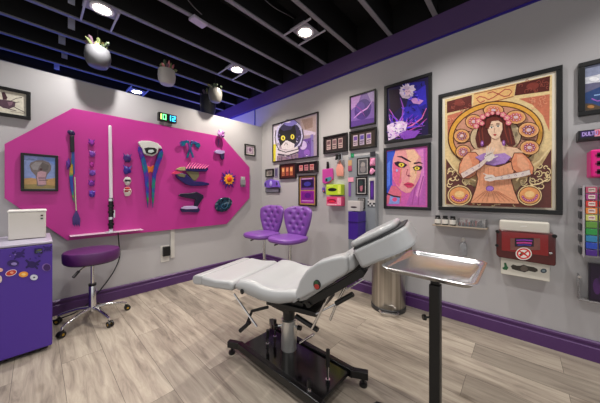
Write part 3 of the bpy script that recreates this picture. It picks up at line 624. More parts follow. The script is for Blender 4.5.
# energy poster
r, d, R = framed(RW, 384, 431.7, 384, 86.4, 144, .034, .028, '17171b', 'black framed poster of a white-haired fighter amid purple lightning, above the portrait poster', 'poster')
a = Art(RW, d, (380,70,5.38)); blank(a, R, '241a48')
a.poly([(120,75),(240,60),(255,200),(200,260),(130,240),(150,160)], '2a2490'); a.poly([(190,120),(245,80),(250,180),(210,200)], '3a2fc0'); a.poly([(48,110),(100,100),(110,200),(60,250)], '2a1a30')
a.poly([(130,200),(200,190),(230,250),(180,290),(120,270)], '3a30b8')
for l, wd, cc in [([(50,210),(75,250),(120,300),(160,340)], [3,6,8,2], 'd060c0'), ([(110,150),(125,200),(120,260),(150,330)], [3,7,8,3], 'a050c8'), ([(250,205),(225,260),(170,300),(110,320)], [3,6,10,4], 'e070b8'), ([(252,262),(210,300),(150,330)], [2,6,6], 'c850b0'), ([(60,290),(150,310),(240,300)], [4,10,2], 'b060d8'), ([(100,370),(160,350),(225,340)], [3,8,2], 'a858d0')]: a.line(l, wd, cc)
a.poly([(105,125),(112,95),(130,88),(150,72),(160,86),(185,80),(182,95),(195,105),(180,112),(178,140),(150,155),(120,150)], 'e0cde4'); a.poly([(120,110),(150,98),(172,108),(165,135),(135,140)], 'f0e4f0'); a.ell(155,125,14,16,'d8b0c8')
a.poly([(160,155),(190,150),(235,165),(215,185),(180,180)], 'c890d0')
rr = random.Random(12)
for k in range(46):
    t = rr.uniform(-2.6,-.1); l = rr.uniform(40,150); x0, y0 = 95+rr.uniform(-25,40), 320+rr.uniform(-15,30); x1, y1 = x0+math.cos(t)*l, y0+math.sin(t)*l*.7
    x1 = min(max(x1,50),250); y1 = max(y1,110); a.line([(x0,y0),((x0+x1)/2+rr.uniform(-12,12),(y0+y1)/2+rr.uniform(-8,8)),(x1,y1)], [6,4.5,2], rr.choice(['9a3ad8','d060c8','6a4af0','e08ae0','4a3ad0','b070e8']))
for k in range(26):
    x0, y0 = rr.uniform(120,235), rr.uniform(80,300); t = rr.uniform(0,6); a.line([(x0,y0),(x0+8*math.cos(t),y0+8*math.sin(t)),(x0+18*math.cos(t+.6),y0+18*math.sin(t+.6))], [7,5,2], rr.choice(['5a4af0','3a30c8','7a5af8','2a1a70','17103a']))
a.poly([(40,300),(70,285),(120,275),(150,290),(140,330),(110,350),(75,370),(48,380)], 'e8d0f0'); a.poly([(60,310),(110,290),(120,325),(80,345)], 'f6eafa'); a.poly([(100,345),(150,325),(220,330),(190,365),(130,375)], '8a4ac0')
for k in range(26):
    x0, y0 = rr.uniform(48,150), rr.uniform(288,375); t = rr.uniform(0,6); a.line([(x0,y0),(x0+9*math.cos(t),y0+7*math.sin(t)),(x0+16*math.cos(t+.8),y0+12*math.sin(t+.8))], [7,5,2], rr.choice(['f8e8ff','7a3ab8','b070d8','4a2a8a','e0a0e8']))
for k in range(14):
    t = 2*PI*k/14; x0, y0 = 148+24*math.cos(t), 112+22*math.sin(t); a.poly([(x0-5*math.sin(t),y0+5*math.cos(t)),(x0+20*math.cos(t+.15),y0+17*math.sin(t+.15)),(x0+5*math.sin(t),y0-5*math.cos(t))], 'e6d8ee')
a.poly([(138,112),(150,104),(164,112),(166,128),(154,142),(140,134)], 'e0bcd0'); a.line([(144,120),(150,120)], 2.5, '2a1a4a'); a.line([(157,120),(162,120)], 2.5, '2a1a4a'); a.line([(130,120),(140,108),(158,104)], 4, 'b8a0cc')
a.build('print', r)
# portrait poster
r, d, R = framed(RW, 383.5, 430.8, 383.5, 148.2, 208.6, .034, .028, '17171b', 'black framed portrait poster of a face with yellow eyes and pink and blue hair', 'poster')
a = Art(RW, d, (380,143,5.76)); blank(a, R, 'd060b0')
a.poly([(40,50),(90,40),(78,90),(70,180),(72,250),(60,290),(38,320)], '3a5ad0'); a.poly([(40,120),(60,100),(58,240),(40,260)], '5a80f0')
a.poly([(200,30),(262,25),(262,358),(150,360),(190,250),(225,180),(240,110)], 'c060b8'); a.poly([(215,40),(250,35),(255,200),(225,320),(205,300),(235,190)], 'e088cc'); a.line([(230,180),(200,270),(185,355)], 6, 'a8489a'); a.line([(250,190),(225,290),(220,355)], 6, 'a8489a')
a.poly([(90,45),(140,33),(200,35),(235,80),(243,140),(228,200),(205,245),(175,285),(150,288),(120,272),(95,245),(76,205),(70,150),(74,95)], 'eda0a4')
a.poly([(150,40),(195,38),(225,80),(205,110),(215,180),(190,240),(170,230),(175,150),(160,90)], 'f6c4a4'); a.poly([(76,110),(120,150),(125,220),(110,255),(90,235),(74,190)], 'e86a9a')
a.poly([(66,245),(95,250),(125,285),(118,340),(80,350),(38,350),(38,310)], 'e0708a'); a.poly([(60,300),(115,315),(112,350),(50,352)], '8a9ae0'); a.ell(85,325,14,12,'e0508a'); a.line([(38,290),(75,305),(118,312)], 8, '15131c')
a.line([(100,78),(125,80),(150,95),(178,108)], [3,10,11,5], '3a1a34'); a.line([(195,118),(225,112),(246,118)], [9,9,3], '3a1a34')
a.poly([(82,112),(105,106),(135,112),(158,126),(140,142),(110,140),(90,128)], '2e1430'); a.ell(124,126,16,11,'f4e050'); a.ell(124,126,5,7,'8a5a10')
a.poly([(188,140),(210,130),(240,132),(246,145),(230,158),(200,158)], '2e1430'); a.ell(214,146,15,10,'f4e050'); a.ell(214,146,5,6,'8a5a10')
a.line([(124,138),(120,180),(112,230)], [4,3,2], 'd8a020'); a.line([(208,156),(205,175)], 3, 'd8a020')
a.line([(160,150),(152,180),(165,192),(182,190)], 4, 'b85068'); a.ell(166,186,5,4,'8a3a5a')
a.poly([(136,238),(160,226),(185,230),(200,242),(182,256),(160,258)], 'd83a6a'); a.line([(138,240),(165,240),(198,243)], 3, '6a1a3a'); a.ell(98,158,6,8,'b0b8f0')
a.build('print', r)
# cat poster
r, d, R = framed(RW, 272.2, 317.8, 272.2, 124.6, 162.7, .02, .028, '120f12', 'black framed comic style picture of a cat in a space helmet with yellow eyes', 'poster')
a = Art(RW, d, (268,105,6.72)); blank(a, R, 'a090a0')
a.poly([(215,95),(322,68),(322,200),(235,215)], 'b09a98'); a.poly([(225,100),(300,85),(300,150),(250,165)], '9a8078'); a.poly([(238,165),(300,178),(320,185),(318,200),(240,205)], 'd0c0d8')
a.poly([(285,200),(305,195),(308,350),(285,355)], '8070b0'); a.poly([(200,240),(290,220),(290,355),(195,360)], '6a4a9a'); a.ell(235,270,26,30,'c8b4e0'); a.ell(262,320,20,22,'8a5ab8')
a.poly([(36,150),(80,135),(75,290),(60,380),(36,380)], 'd8d0e0'); a.poly([(36,265),(55,262),(52,380),(36,380)], 'd8cc3a')
a.ell(145,200,92,100,'c8c4e8'); a.ell(145,205,80,90,'3a3456'); a.ell(150,120,45,22,'8a80d0'); a.ell(130,112,22,9,'e0daf6')
a.poly([(76,155),(105,175),(155,165),(178,128),(190,180),(190,250),(170,280),(120,290),(85,280),(72,235)], '17151a')
a.ell(102,222,14,17,'e8dc4a'); a.ell(165,214,13,17,'e8dc4a'); a.ell(103,222,4,10,'15131a'); a.ell(165,214,4,10,'15131a')
a.poly([(88,275),(118,240),(130,238),(180,262),(175,290),(130,300),(95,295)], 'd8d0d4'); a.line([(110,272),(122,252),(132,270)], 3, '2a2228')
a.poly([(68,290),(120,305),(200,280),(208,310),(140,335),(70,325)], 'cfc6cc'); a.line([(66,300),(120,318),(206,296)], 6, '2a2430'); a.line([(66,330),(130,342),(205,315)], 6, '2a2430')
a.poly([(62,340),(130,350),(205,325),(205,366),(60,382)], '8a7484'); a.line([(95,345),(92,378)], 5, '3a3040'); a.line([(160,338),(165,372)], 5, '3a3040')
rr = random.Random(21)
for k in range(34):
    x0, y0 = rr.choice([(rr.uniform(60,80),rr.uniform(140,280)), (rr.uniform(195,235),rr.uniform(120,300)), (rr.uniform(205,300),rr.uniform(210,350)), (rr.uniform(80,190),rr.uniform(330,368))]); t = rr.uniform(0,6)
    y0 = min(y0, 345 if x0 > 200 else 365); a.line([(x0,y0),(x0+9*math.cos(t),y0+8*math.sin(t)),(x0+14*math.cos(t+.7),y0+12*math.sin(t+.7))], [4,4,1], rr.choice(['2a2240','4a3a7a','f0ecfa','9a8ad0','3a2a4a']))
a.line([(56,170),(50,220),(58,270),(78,300)], 5, '2a2440'); a.line([(232,160),(240,210),(228,260),(205,295)], 5, '2a2440'); a.line([(90,130),(130,100),(180,100),(215,130)], 4, '2a2440')
a.ell(102,222,2,9,'15131a'); a.line([(130,255),(134,268)], 2, '2a2228')
a.build('print', r)
# purple abstract picture (plain stand-in) and card frames
r, d, R = framed(RW, 349.3, 375.4, 349.3, 96.4, 128.8, .018, .03, '0d0c10', 'black framed purple picture above the right-hand three-card frame', 'picture')
a = UV(RW, d, R); a.bgd('7a5aa8'); a.poly([(0,0),(.45,0),(.3,.3),(0,.42)], 'b48ac8'); a.poly([(.7,0),(1,0),(1,.35),(.85,.3)], 'a890c8'); a.ell(.52,.5,.36,.33,'4a3080'); a.ell(.4,.4,.2,.16,'5c3f94'); a.ell(.66,.62,.16,.14,'382468')
a.line([(.12,.72),(.4,.58),(.7,.5),(.92,.3)], [.02,.05,.05,.02], 'c890d8'); a.line([(.2,.3),(.45,.5),(.62,.75)], [.02,.04,.01], '8a3a9a'); a.ell(.2,.9,.1,.04,'e0d8f0'); a.poly([(0,.8),(1,.85),(1,1),(0,1)], '5a3a8c'); a.build('print', r)
def cards(xl, xr, yt, yb, label, cols, bgc='2a2228', n=3, bar=.022, mt=.0, group='card frames on the right wall', back='171215'):
    r, d, R = framed(RW, xl, xr, xl, yt, yb, bar, .03, '0f0c0d', label, 'picture', group)
    a = UV(RW, d, R); a.bgd(back)
    for k in range(n):
        x0 = .1+k*(.84/n); x1 = x0+.84/n-.09; c = cols[k % len(cols)]
        a.rect(x0,.18,x1,.84,c[0]); a.rect(x0+.02,.25,x1-.02,.5,c[1]); a.rect(x0+.02,.58,x1-.02,.64,c[2]); a.rect(x0+.02,.7,x1-.04,.75,c[2])
    a.build('print', r)
cards(279.1, 295.5, 164.5, 179.3, 'black frame with three orange cards on a brown mount, below the cat picture', [('c87a52','e8b06a','8a3a2a'),('b8604a','d8906a','7a2a24')], back='4a2018')
cards(295.8, 317.6, 163, 173.8, 'black frame with three pink cards, directly under the cat picture corner', [('d89a94','a84a52','6a3a3a'),('c88a90','7a3a4a','5a2a34')])
cards(323, 346.9, 136.9, 154.2, 'wide black frame with three small grey cards, left of the purple picture', [('c4a8a4','6a4a52','4a3a3e'),('b8a09c','7a5a62','3a3034')], back='2a2022')
cards(349, 376.3, 131.8, 150.8, 'wide black frame with three lilac cards, below the purple picture', [('c4b0b8','6a4a9a','4a3a5a'),('b0a0b8','5a4a9a','4a3a5a')], back='3a302a')
r, d, R = framed(RW, 298.2, 316, 298.2, 175.7, 205.5, .018, .03, '0f0c0d', 'tall black frame with two stacked purple cards above the chairs', 'picture')
a = UV(RW, d, R); a.bgd('b08a50'); a.rect(.08,.05,.92,.48,'6a3a8a'); a.rect(.12,.12,.88,.4,'1c1440'); a.ell(.5,.27,.22,.08,'3a3a9a'); a.rect(.08,.51,.92,.95,'9a2a9a'); a.rect(.14,.56,.86,.82,'7a1f88'); a.ell(.52,.68,.2,.09,'5a1a80'); a.rect(.14,.85,.86,.88,'d8a0d8'); a.rect(.14,.07,.8,.1,'d0a0c0'); a.build('print', r)
r, d, R = framed(RW, 265.2, 273, 265.2, 169.4, 177.3, .022, .03, '0c0c0c', 'tiny black frame with grey print near the corner, above the purple plaque', 'picture', matw=.01, matcol='c8c2b8')
a = UV(RW, d, R); a.bgd('8a8480'); a.ell(.5,.5,.3,.35,'5a5254'); a.build('print', r)
m = MB(RW); q = pm(RW, (250,150,6.71), .01); a0, b0 = q(166,120), q(185,180); m.box(a0[0], b0[0], b0[1], a0[1], .001, .01, mat('8a84a0',.4)); m.box(a0[0]+.01, b0[0]-.01, b0[1]+.02, a0[1]-.02, .01, .011, mat('5a5478',.4)); tag(m.build('wall_card', smooth=False), 'small grey-violet card on the wall beside the tiny frame', 'card')
q = pm(RW, (250,150,6.71), .05); r = thing('wall_plaque', RW.at(*q(140,240), 0), 'purple winged ship-shaped plaque on a dark base near the corner', 'plaque')
m = MB(RW); m.prism([q(*p) for p in [(92,225),(105,205),(125,200),(135,195),(150,200),(185,205),(192,235),(198,250),(165,250),(120,255),(96,248)]], .012, .05, mat('7a5ac8',.35)); m.build('hull', r, bevel=.01)
m = MB(RW); m.ball((*q(140,225), .05), (.03,.05,.02), mat('b8a8f0',.3), 12, .3); m.ball((*q(105,230), .05), (.02,.03,.015), mat('3a2a6a',.3), 10); m.ball((*q(180,225), .05), (.02,.03,.015), mat('3a2a6a',.3), 10); m.build('cockpit', r)
m = MB(RW); a0, b0 = q(95,256), q(188,285); m.box(a0[0], b0[0], b0[1], a0[1], .001, .02, mat('2a2836',.4)); m.box(a0[0]+.02, b0[0]-.02, b0[1]+.015, a0[1]-.012, .02, .022, mat('8a8a9a',.4)); m.build('base', r, smooth=False)

# pouch, key tassel, small toy, tissue boxes
q = pm(RW, (315,145,5.76), .03)
r = thing('pink_pouch', RW.at(*q(72,150), 0), 'magenta pouch hanging by a black strap beside the keychain', 'pouch')
m = MB(RW); m.prism([q(*p) for p in [(42,140),(100,133),(104,195),(85,215),(60,225),(42,218)]], .004, .035, mat('c0409a',.5)); m.build('body', r, bevel=.008)
m = MB(RW); m.prism([q(*p) for p in [(64,95),(74,95),(78,142),(62,146)]], .004, .02, BLACK); m.build('strap', r, bevel=.002)
m = MB(RW); m.prism([q(*p) for p in [(62,190),(95,182),(96,200),(75,212),(60,206)]], .035, .04, mat('4a8a9a',.4)); m.prism([q(*p) for p in [(64,195),(74,193),(74,206),(64,208)]], .04, .043, BLACK); m.build('patch', r)
r = thing('keychain', RW.at(*q(140,100), 0), 'bunch of silver and black keys with a peach tassel below the grey-card frame', 'keychain')
m = MB(RW)
for k in range(5):
    a0 = q(126+k*8, 50+4*(k % 2)); b0 = q(124+k*9, 88-5*(k % 2)); m.tube([(a0[0],a0[1],.04+.003*k), (*b0,.045)], [.008,.014], BLACK if k % 2 else CHROME, 7)
m.build('keys', r)
m = MB(RW)
for k in range(8):
    a0 = q(139, 90); b0 = q(124+k*5, 180-(k % 2)*3); m.tube([(*a0,.016), (b0[0],(a0[1]+b0[1])/2,.024), (*b0,.014+.002*(k % 3))], [.006,.012,.008], mat('e8a090',.8), 6)
m.build('tassel', r)
r = thing('toy_figure', RW.at(*q(47,265), 0), 'tiny violet and orange figure on the wall left of the lime box', 'figurine')
m = MB(RW); c = q(47,262); m.ball((*c,.02), (.028,.035,.018), mat('5a3a9a',.5), 10, .5); m.build('body', r)
m = MB(RW); m.ball((c[0], c[1]+.03, .022), (.02,.02,.016), mat('6a3ab0',.5), 10); m.ball((c[0]+.01, c[1]-.01, .036), (.012,.012,.006), mat('d07030',.5), 8); m.build('head', r)
def wallbox(q, x0, x1, yt, yb, dep, col, name, label, cat, rough=.45, group=None):
    """Box on the right wall; pixel rectangle of its front face at depth dep."""
    a0, b0 = q(x0, yt), q(x1, yb)
    r = thing(name, RW.at((a0[0]+b0[0])/2, b0[1], .001), label, cat, group)
    m = MB(RW); m.box(a0[0], b0[0], b0[1], a0[1], .001, dep, mat(col, rough)); m.build('body', r, bevel=.003)
    return r, (a0[0], b0[0], b0[1], a0[1])
DB = .09; q = pm(RW, (315,145,5.76), DB)
r, B = wallbox(q, 64, 150, 228, 288, DB, 'b8d42a', 'glove_box', 'lime green glove dispenser box on the wall, above the pink one', 'glove box')
a = UV(RW, DB, B); a.ell(.42,.5,.3,.17,'0c1a0c'); a.rect(.78,.1,.97,.9,'e0e860'); a.rect(.04,.08,.5,.2,'d8ee6a'); a.build('print', r)
r, B = wallbox(q, 66, 152, 297, 352, DB, 'e0487a', 'glove_box', 'pink glove dispenser box on the wall, below the lime green one', 'glove box')
a = UV(RW, DB, B); a.ell(.36,.48,.3,.22,'8a1030'); a.ell(.36,.52,.22,.12,'e02a4a'); a.rect(.72,.1,.97,.9,'f0a0b8'); a.rect(.05,.8,.7,.92,'f4c0cc'); a.build('print', r)
# grey electrical cabinet with pictures and magnets
q = pm(RW, (345,148,6.02), .07)
a0 = q(19, 52); b0 = (RW.px(376,200,.07)[0], RW.px(360,262,.07)[1])
r = thing('electrical_cabinet', RW.at((a0[0]+b0[0])/2, b0[1], .001), 'tall grey metal electrical cabinet on the wall covered in small pictures and magnets', 'cabinet')
m = MB(RW); m.box(a0[0], b0[0], b0[1], a0[1], .001, .065, mat('8f9297',.4)); m.build('body', r, bevel=.003)
m = MB(RW); m.box(a0[0]+.012, b0[0]-.012, b0[1]+.012, a0[1]-.012, .065, .07, mat('8b9096',.35)); m.build('door', r, bevel=.002)
def cabpic(x0,x1,y0,y1,fc,ic,label,shapes=()):
    a1, b1 = q(x0,y0), q(x1,y1); rr = thing('small_picture', RW.at((a1[0]+b1[0])/2, b1[1], .07), label, 'picture', 'small pictures on the grey cabinet')
    m = MB(RW); m.box(a1[0], b1[0], b1[1], a1[1], .0705, .08, mat(fc,.5)); m.build('frame', rr, smooth=False)
    a = UV(RW, .0803, (a1[0], b1[0], b1[1], a1[1])); a.rect(.12,.08,.88,.92,'b8b4b4'); a.rect(.18,.12,.82,.88,ic)
    for s in shapes: a.ell(*s)
    a.build('print', rr)
cabpic(74,148,62,165,'1a1a1c','5a5a5e','black framed grey picture at the top of the grey cabinet',[(.5,.4,.18,.15,'a09a98'),(.5,.65,.22,.18,'8a8486')])
cabpic(66,136,175,284,'0c0c0e','1a1c22','black framed dark picture in the middle of the grey cabinet',[(.5,.6,.12,.2,'b06a7a'),(.45,.35,.2,.15,'2a3a3a')])
cabpic(80,122,300,366,'141416','4a4a4e','small black framed grey picture at the bottom of the grey cabinet')
cabpic(146,184,180,330,'c8c4c4','3a1a6a','narrow picture with white border and purple print at the cabinet right edge',[(.5,.5,.2,.3,'5a2a9a')])
m0 = [(152,62,182,105,'e06a9a','pink flower magnet at the cabinet top right'),(150,110,182,165,'1a1c1e','black square magnet below the pink flower magnet'),(20,178,52,203,'f0a0b8','pale pink note magnet at the left of the grey cabinet'),(20,75,42,105,'c8a070','tan and red sticker at the upper left of the grey cabinet'),(20,108,42,138,'b04a6a','dark pink sticker below the tan one on the grey cabinet'),(36,34,54,56,'1a8a5a','round green magnet at the cabinet top left'),(22,210,36,290,'7a50a0','narrow purple strip magnet on the left of the grey cabinet'),(138,308,180,352,'26262a','checkered black and white card at the cabinet bottom right'),(152,24,184,48,'2a2a34','dark card magnet at the cabinet top right corner')]
for x0,y0,x1,y1,cc,lb in m0:
    a1, b1 = q(x0,y0), q(x1,y1); m = MB(RW); m.box(a1[0], b1[0], b1[1], a1[1], .0705, .076, mat(cc,.5))
    if 'checkered' in lb:
        du, dv = (b1[0]-a1[0])/4, (a1[1]-b1[1])/4
        for i in range(4):
            for j in range(4):
                if (i+j) % 2: m.box(a1[0]+i*du, a1[0]+(i+1)*du, b1[1]+j*dv, b1[1]+(j+1)*dv, .076, .0768, mat('c8c8cc',.5))
    if 'flower' in lb: m.ball(((a1[0]+b1[0])/2, (a1[1]+b1[1])/2, .08), (.03,.04,.01), mat('f0a0c8',.5), 10, .8)
    tag(m.build('magnet', smooth=False), lb, 'magnet')
# purple file box and white tissue box on the cabinet
DF = .26; q = pm(RW, (0,0,1), DF)
a0, b0 = q(348.2,211.5), q(358,240.5)
r = thing('purple_file_box', RW.at((a0[0]+b0[0])/2, b0[1], .071), 'deep purple open file holder on the front of the grey cabinet', 'file holder')
PV = mat('40208a', .3); m = MB(RW); t = .006
m.box(a0[0], b0[0], b0[1], b0[1]+t, .071, DF, PV); m.box(a0[0], a0[0]+t, b0[1]+t, a0[1], .071, DF, PV); m.box(b0[0]-t, b0[0], b0[1]+t, a0[1], .071, DF, PV); m.box(a0[0]+t, b0[0]-t, b0[1]+t, a0[1], DF-t, DF, PV); m.box(a0[0]+t, b0[0]-t, b0[1]+t, a0[1], .071, .071+t, PV); m.build('body', r, bevel=.0015, seg=2)
m = MB(RW); m.box(a0[0], b0[0]+.003, (a0[1]+b0[1])/2+.04, (a0[1]+b0[1])/2+.05, DF, DF+.004, mat('2a1060',.3)); m.box(b0[0], b0[0]+.004, (a0[1]+b0[1])/2+.04, (a0[1]+b0[1])/2+.05, .071, DF, mat('2a1060',.3)); m.build('band', r, smooth=False)
q = pm(RW, (345,148,6.02), .17); a1, b1 = q(16,318), q(90,368)
r = thing('tissue_box', RW.at((a1[0]+b1[0])/2, a0[1]+.0, .09), 'white tissue box above the purple file holder', 'tissue box')
m = MB(RW); m.box(a1[0], b1[0], a0[1]+.001, a1[1], .085, .17, mat('c8c2c0',.5)); m.build('body', r, bevel=.003)
m = MB(RW); m.ball(((a1[0]+b1[0])/2, a0[1]+.05, .17), (.045,.012,.002), mat('3a2f38',.6), 12); m.build('slot', r)

# ------------------------------------------------------------------ shelf, container, organiser, right edge
SD = .11; L0 = RW.px(432.2, 224.6, SD); L1 = RW.px(487.4, 228.4, SD); sv = (L0[1]+L1[1])/2
m = MB(RW); m.box(L0[0], L1[0], sv-.012, sv, .001, SD, mat('a69888',.45)); tag(m.build('wall_shelf', bevel=.002), 'short pale wooden wall shelf under the largest poster', 'shelf')
for k, xx in enumerate((437.5, 445, 452.6)):
    u = RW.px(xx, 220, .08)[0]; lb = ['leftmost white-labelled black ink bottle on the short shelf','middle white-labelled black ink bottle on the short shelf','rightmost white-labelled black ink bottle on the short shelf'][k]
    r = thing('ink_bottle', RW.at(u, sv, .07), lb, 'bottle', 'ink bottles on the short shelf')
    z0 = sv+.001; m = MB(); p = RW.at(u, z0, .07)
    m.lathe(tuple(p), [(.025,0),(.027,.004),(.027,.062),(.022,.068)], mat('1a1614',.3), 20); m.build('body', r)
    m = MB(); m.lathe((p[0],p[1],p[2]+.012), [(.0275,0),(.0276,.001),(.0276,.042),(.0275,.043)], mat('dedad2',.5), 20); m.build('paper_label', r)
    m = MB(); m.lathe((p[0],p[1],p[2]+.068), [(.021,0),(.021,.02),(.018,.022)], BLACK, 16); m.build('cap', r)
u0, u1 = RW.px(457.5,220,SD)[0], RW.px(486,220,SD)[0]
r = thing('clear_tray', RW.at((u0+u1)/2, sv, .05), 'clear plastic tray of small tattoo supplies at the right of the short shelf', 'tray')
m = MB(RW); m.box(u0, u1, sv+.001, sv+.005, .01, SD-.008, mat('cfcfd0',.1,trans=.6)); m.box(u0, u1, sv+.005, sv+.075, SD-.012, SD-.008, mat('d8d8da',.08,trans=.9)); m.box(u0, u1, sv+.005, sv+.075, .008, .012, mat('c9c6c4',.2)); m.box(u0, u0+.004, sv+.005, sv+.075, .012, SD-.012, mat('d8d8da',.08,trans=.9)); m.box(u1-.004, u1, sv+.005, sv+.075, .012, SD-.012, mat('d8d8da',.08,trans=.9)); m.build('tray_body', r, smooth=False)
rr = random.Random(4)
for k in range(16):
    m = MB(RW); uu = u0+.015+(u1-u0-.03)*k/15; m.box(uu-.006, uu+.006, sv+.006, sv+.03+rr.uniform(0,.035), .03, .08, mat(rr.choice(['8a3a3a','b05a52','3a3a3c','d0cac4','6a6a6c','4a4446']),.4)); tag(m.build('supply_packet', smooth=False), 'tiny upright supply packet in the clear tray on the short shelf', 'packet', 'supply packets in the clear tray')
q = pm(RW, (430,200,6.71), .05); a1, b1 = q(195,250), q(250,300)
r = thing('clear_dispenser', RW.at((a1[0]+b1[0])/2, q(200,365)[1], .01), 'clear plastic bottle mounted on the wall under the short shelf', 'bottle')
p = RW.at((a1[0]+b1[0])/2, q(200,372)[1], .045)
m = MB(); h = a1[1]-q(200,372)[1]; m.lathe(tuple(p), [(.03,0),(.032,.005),(.032,h*.55),(.026,h*.68),(.012,h*.78),(.012,h*.85)], mat('d8dade',.08,trans=.75), 24); m.build('body', r)
m = MB(); m.lathe((p[0],p[1],p[2]+h*.83), [(.015,0),(.015,h*.12),(.008,h*.14),(.008,h*.17)], mat('d8d4d0',.4), 16); m.tube([(p[0],p[1],p[2]+h*.98),(p[0]-.03,p[1],p[2]+h*.96)], .005, mat('d8d4d0',.4), 8); m.build('pump', r)
# sharps container
q = pm(RW, (485,215,5.373), .02); qf = pm(RW, (485,215,5.373), .15); A = lambda pts, f=qf: [f(*p) for p in pts]
r = thing('sharps_container', RW.at(*q(215,350), .001), 'red translucent sharps container in a white locking wall cabinet', 'sharps container')
v = lambda yy, f=qf: f(215, yy)[1]; uu = lambda xx, f=qf: f(xx, 150)[0]
WH = mat('d6d2c6',.4)
m = MB(RW); m.box(uu(75), uu(352), v(100), v(38), .001, .10, WH); m.build('housing', r, bevel=.012, seg=4)
m = MB(RW); m.box(uu(84), uu(350), v(342), v(240), .001, .12, WH); m.build('lower_panel', r, bevel=.004)
RED = mat('6f0f12',.18, coat=.3); 
m = MB(RW); m.prism([(uu(60),v(232)),(uu(60),v(110)),(uu(72),v(90)),(uu(370),v(90)),(uu(382),v(108)),(uu(382),v(246)),(uu(372),v(254)),(uu(72),v(246))], .02, .15, mat('4e1214',.2,coat=.4)); m.build('red_bin', r, bevel=.012, seg=4)
m = MB(RW); m.box(uu(90), uu(340), v(205), v(98), .151, .153, mat('86161a',.15,coat=.5)); m.build('red_window', r, smooth=False)
a = Art(RW, .154, (485,215,5.373)); a.rect(136,125,296,188,'7a4a44'); a.rect(160,124,262,170,'15101c'); a.line([(168,136),(210,134),(255,138)],7,'8a3ab0'); a.line([(170,150),(210,148),(252,152)],9,'c03a8a'); a.line([(175,162),(215,160),(248,163)],4,'5a4ac0')
a.ell(208,208,44,34,'e8e2dc'); a.ell(208,208,38,29,'d01820'); a.ell(208,208,29,22,'f0ece6'); a.line([(185,215),(200,205),(215,210),(228,222)], 7, '1a3a1a'); a.ell(200,203,9,6,'2a7a3a'); a.line([(184,192),(232,224)], 7, 'd01820'); a.line([(232,192),(184,224)], 7, 'd01820')
a.line([(190,60),(225,60)], 4, 'f0eeea'); a.build('decal', r)
m = MB(RW); m.ball((uu(352), v(188), .153), (.012,.012,.01), CHROME, 12); m.build('lock', r)
m = MB(RW)
for xx in (68,374): m.lathe((uu(xx), v(100), .15), [(.014,0),(.014,.008),(.01,.01)], DARKM, 16)
m.lathe((uu(64), v(180), .148), [(.012,0),(.012,.008)], DARKM, 16); m.build('latches', r)
a = Art(RW, .1205, (485,215,5.373)); a.poly([(138,275),(150,266),(170,272),(190,272),(208,266),(228,274),(262,280),(282,290),(284,302),(268,308),(236,300),(212,308),(190,302),(164,296),(146,290)], '3a332c'); a.ell(210,288,20,15,'6a5f56')
a.poly([(104,258),(114,258),(118,272),(126,284),(116,296),(98,292),(92,284),(104,278)], '2f6a44'); a.ell(108,262,6,6,'1f5a34'); a.ell(315,300,17,12,'3a4a54'); a.ell(315,300,9,6,'8a9aa0'); a.build('panel_print', r)
# framed picture at right edge
r, d, R = framed(RW, 578.4, 652, 578.4, 63.4, 116.4, .034, .035, '131416', 'black framed picture of stormy blue sky and rocks at the right edge', 'picture')
a = Art(RW, d, (573,55,6.19)); blank(a, R, '8f97b4')
a.poly([(75,140),(75,185),(500,150),(500,90),(200,110)], 'd8dae4'); a.poly([(75,180),(140,170),(500,150),(500,240),(75,245)], '6a6a88'); a.poly([(75,235),(160,200),(500,180),(500,300),(140,320),(75,330)], '2f4a80')
a.poly([(75,300),(120,300),(200,330),(500,350),(500,400),(75,345)], '5a4a3a'); a.line([(115,270),(150,285),(200,275)], 8, 'a060c0'); a.line([(130,250),(200,240),(300,225)], 8, '8fb0e0'); a.ell(110,320,22,10,'b8804a'); a.ell(130,150,30,14,'f4f6fa'); a.build('print', r)
# lettered black box
DX = .10; q = pm(RW, (573,120,6.19), DX); a1 = q(32,68); b1 = q(32,128); u1 = RW.px(640,130,DX)[0]
r = thing('lettered_box', RW.at((a1[0]+u1)/2, b1[1], .001), 'long black wall box with purple lettering at the right edge', 'box')
m = MB(RW); m.box(a1[0], u1, b1[1], a1[1], .001, DX, mat('17151b',.4)); m.build('body', r, bevel=.002)
a = UV(RW, DX+.0005, (a1[0]+.012, RW.px(596,130,DX)[0]-.005, b1[1]+.02, a1[1]-.006)); a.bgd('33205c'); a.build('purple_band', r)
hgt = (a1[1]-b1[1])*.52
text_mesh('lettering', 'DULTU', RW, a1[0]+.018, b1[1]+.03, DX+.0012, hgt, mat('b8a0e8',.5), r, .62, .002)
a = UV(RW, DX+.0008, (RW.px(594.5,130,DX)[0], RW.px(606,130,DX)[0], b1[1]+.018, a1[1]-.004)); a.bgd('f0a0b4'); a.ell(.3,.5,.2,.35,'d05a7a'); a.ell(.75,.5,.15,.3,'f8e0e4'); a.build('pink_sticker', r)
# hot pink organiser
DPK = .16; q = pm(RW, (576,145,10.08), DPK); a1 = q(150,48); b1 = q(150,325); u1 = RW.px(632,160,DPK)[0]
r = thing('pink_organiser', RW.at((a1[0]+u1)/2, b1[1], .001), 'hot pink plastic organiser with dark slots above the colour drawers', 'organiser')
HP = mat('e8188a',.35); m = MB(RW); m.box(a1[0], u1, b1[1], a1[1], .001, DPK, HP); m.build('body', r, bevel=.012, seg=4)
hgt = a1[1]-b1[1]; u2 = RW.px(597,160,DPK)[0]
for k in range(3): m = MB(RW); m.box(u2, u1-.03, b1[1]+hgt*(.1+.3*k), b1[1]+hgt*(.28+.3*k), DPK, DPK+.002, mat('3a0a26',.5)); m.build('slot', r, smooth=False)
for k in range(3): m = MB(RW); m.box(a1[0]+.02, a1[0]+.045, b1[1]+hgt*(.15+.3*k), b1[1]+hgt*(.22+.3*k), DPK, DPK+.002, mat('8a0f56',.5)); m.build('vent', r, smooth=False)
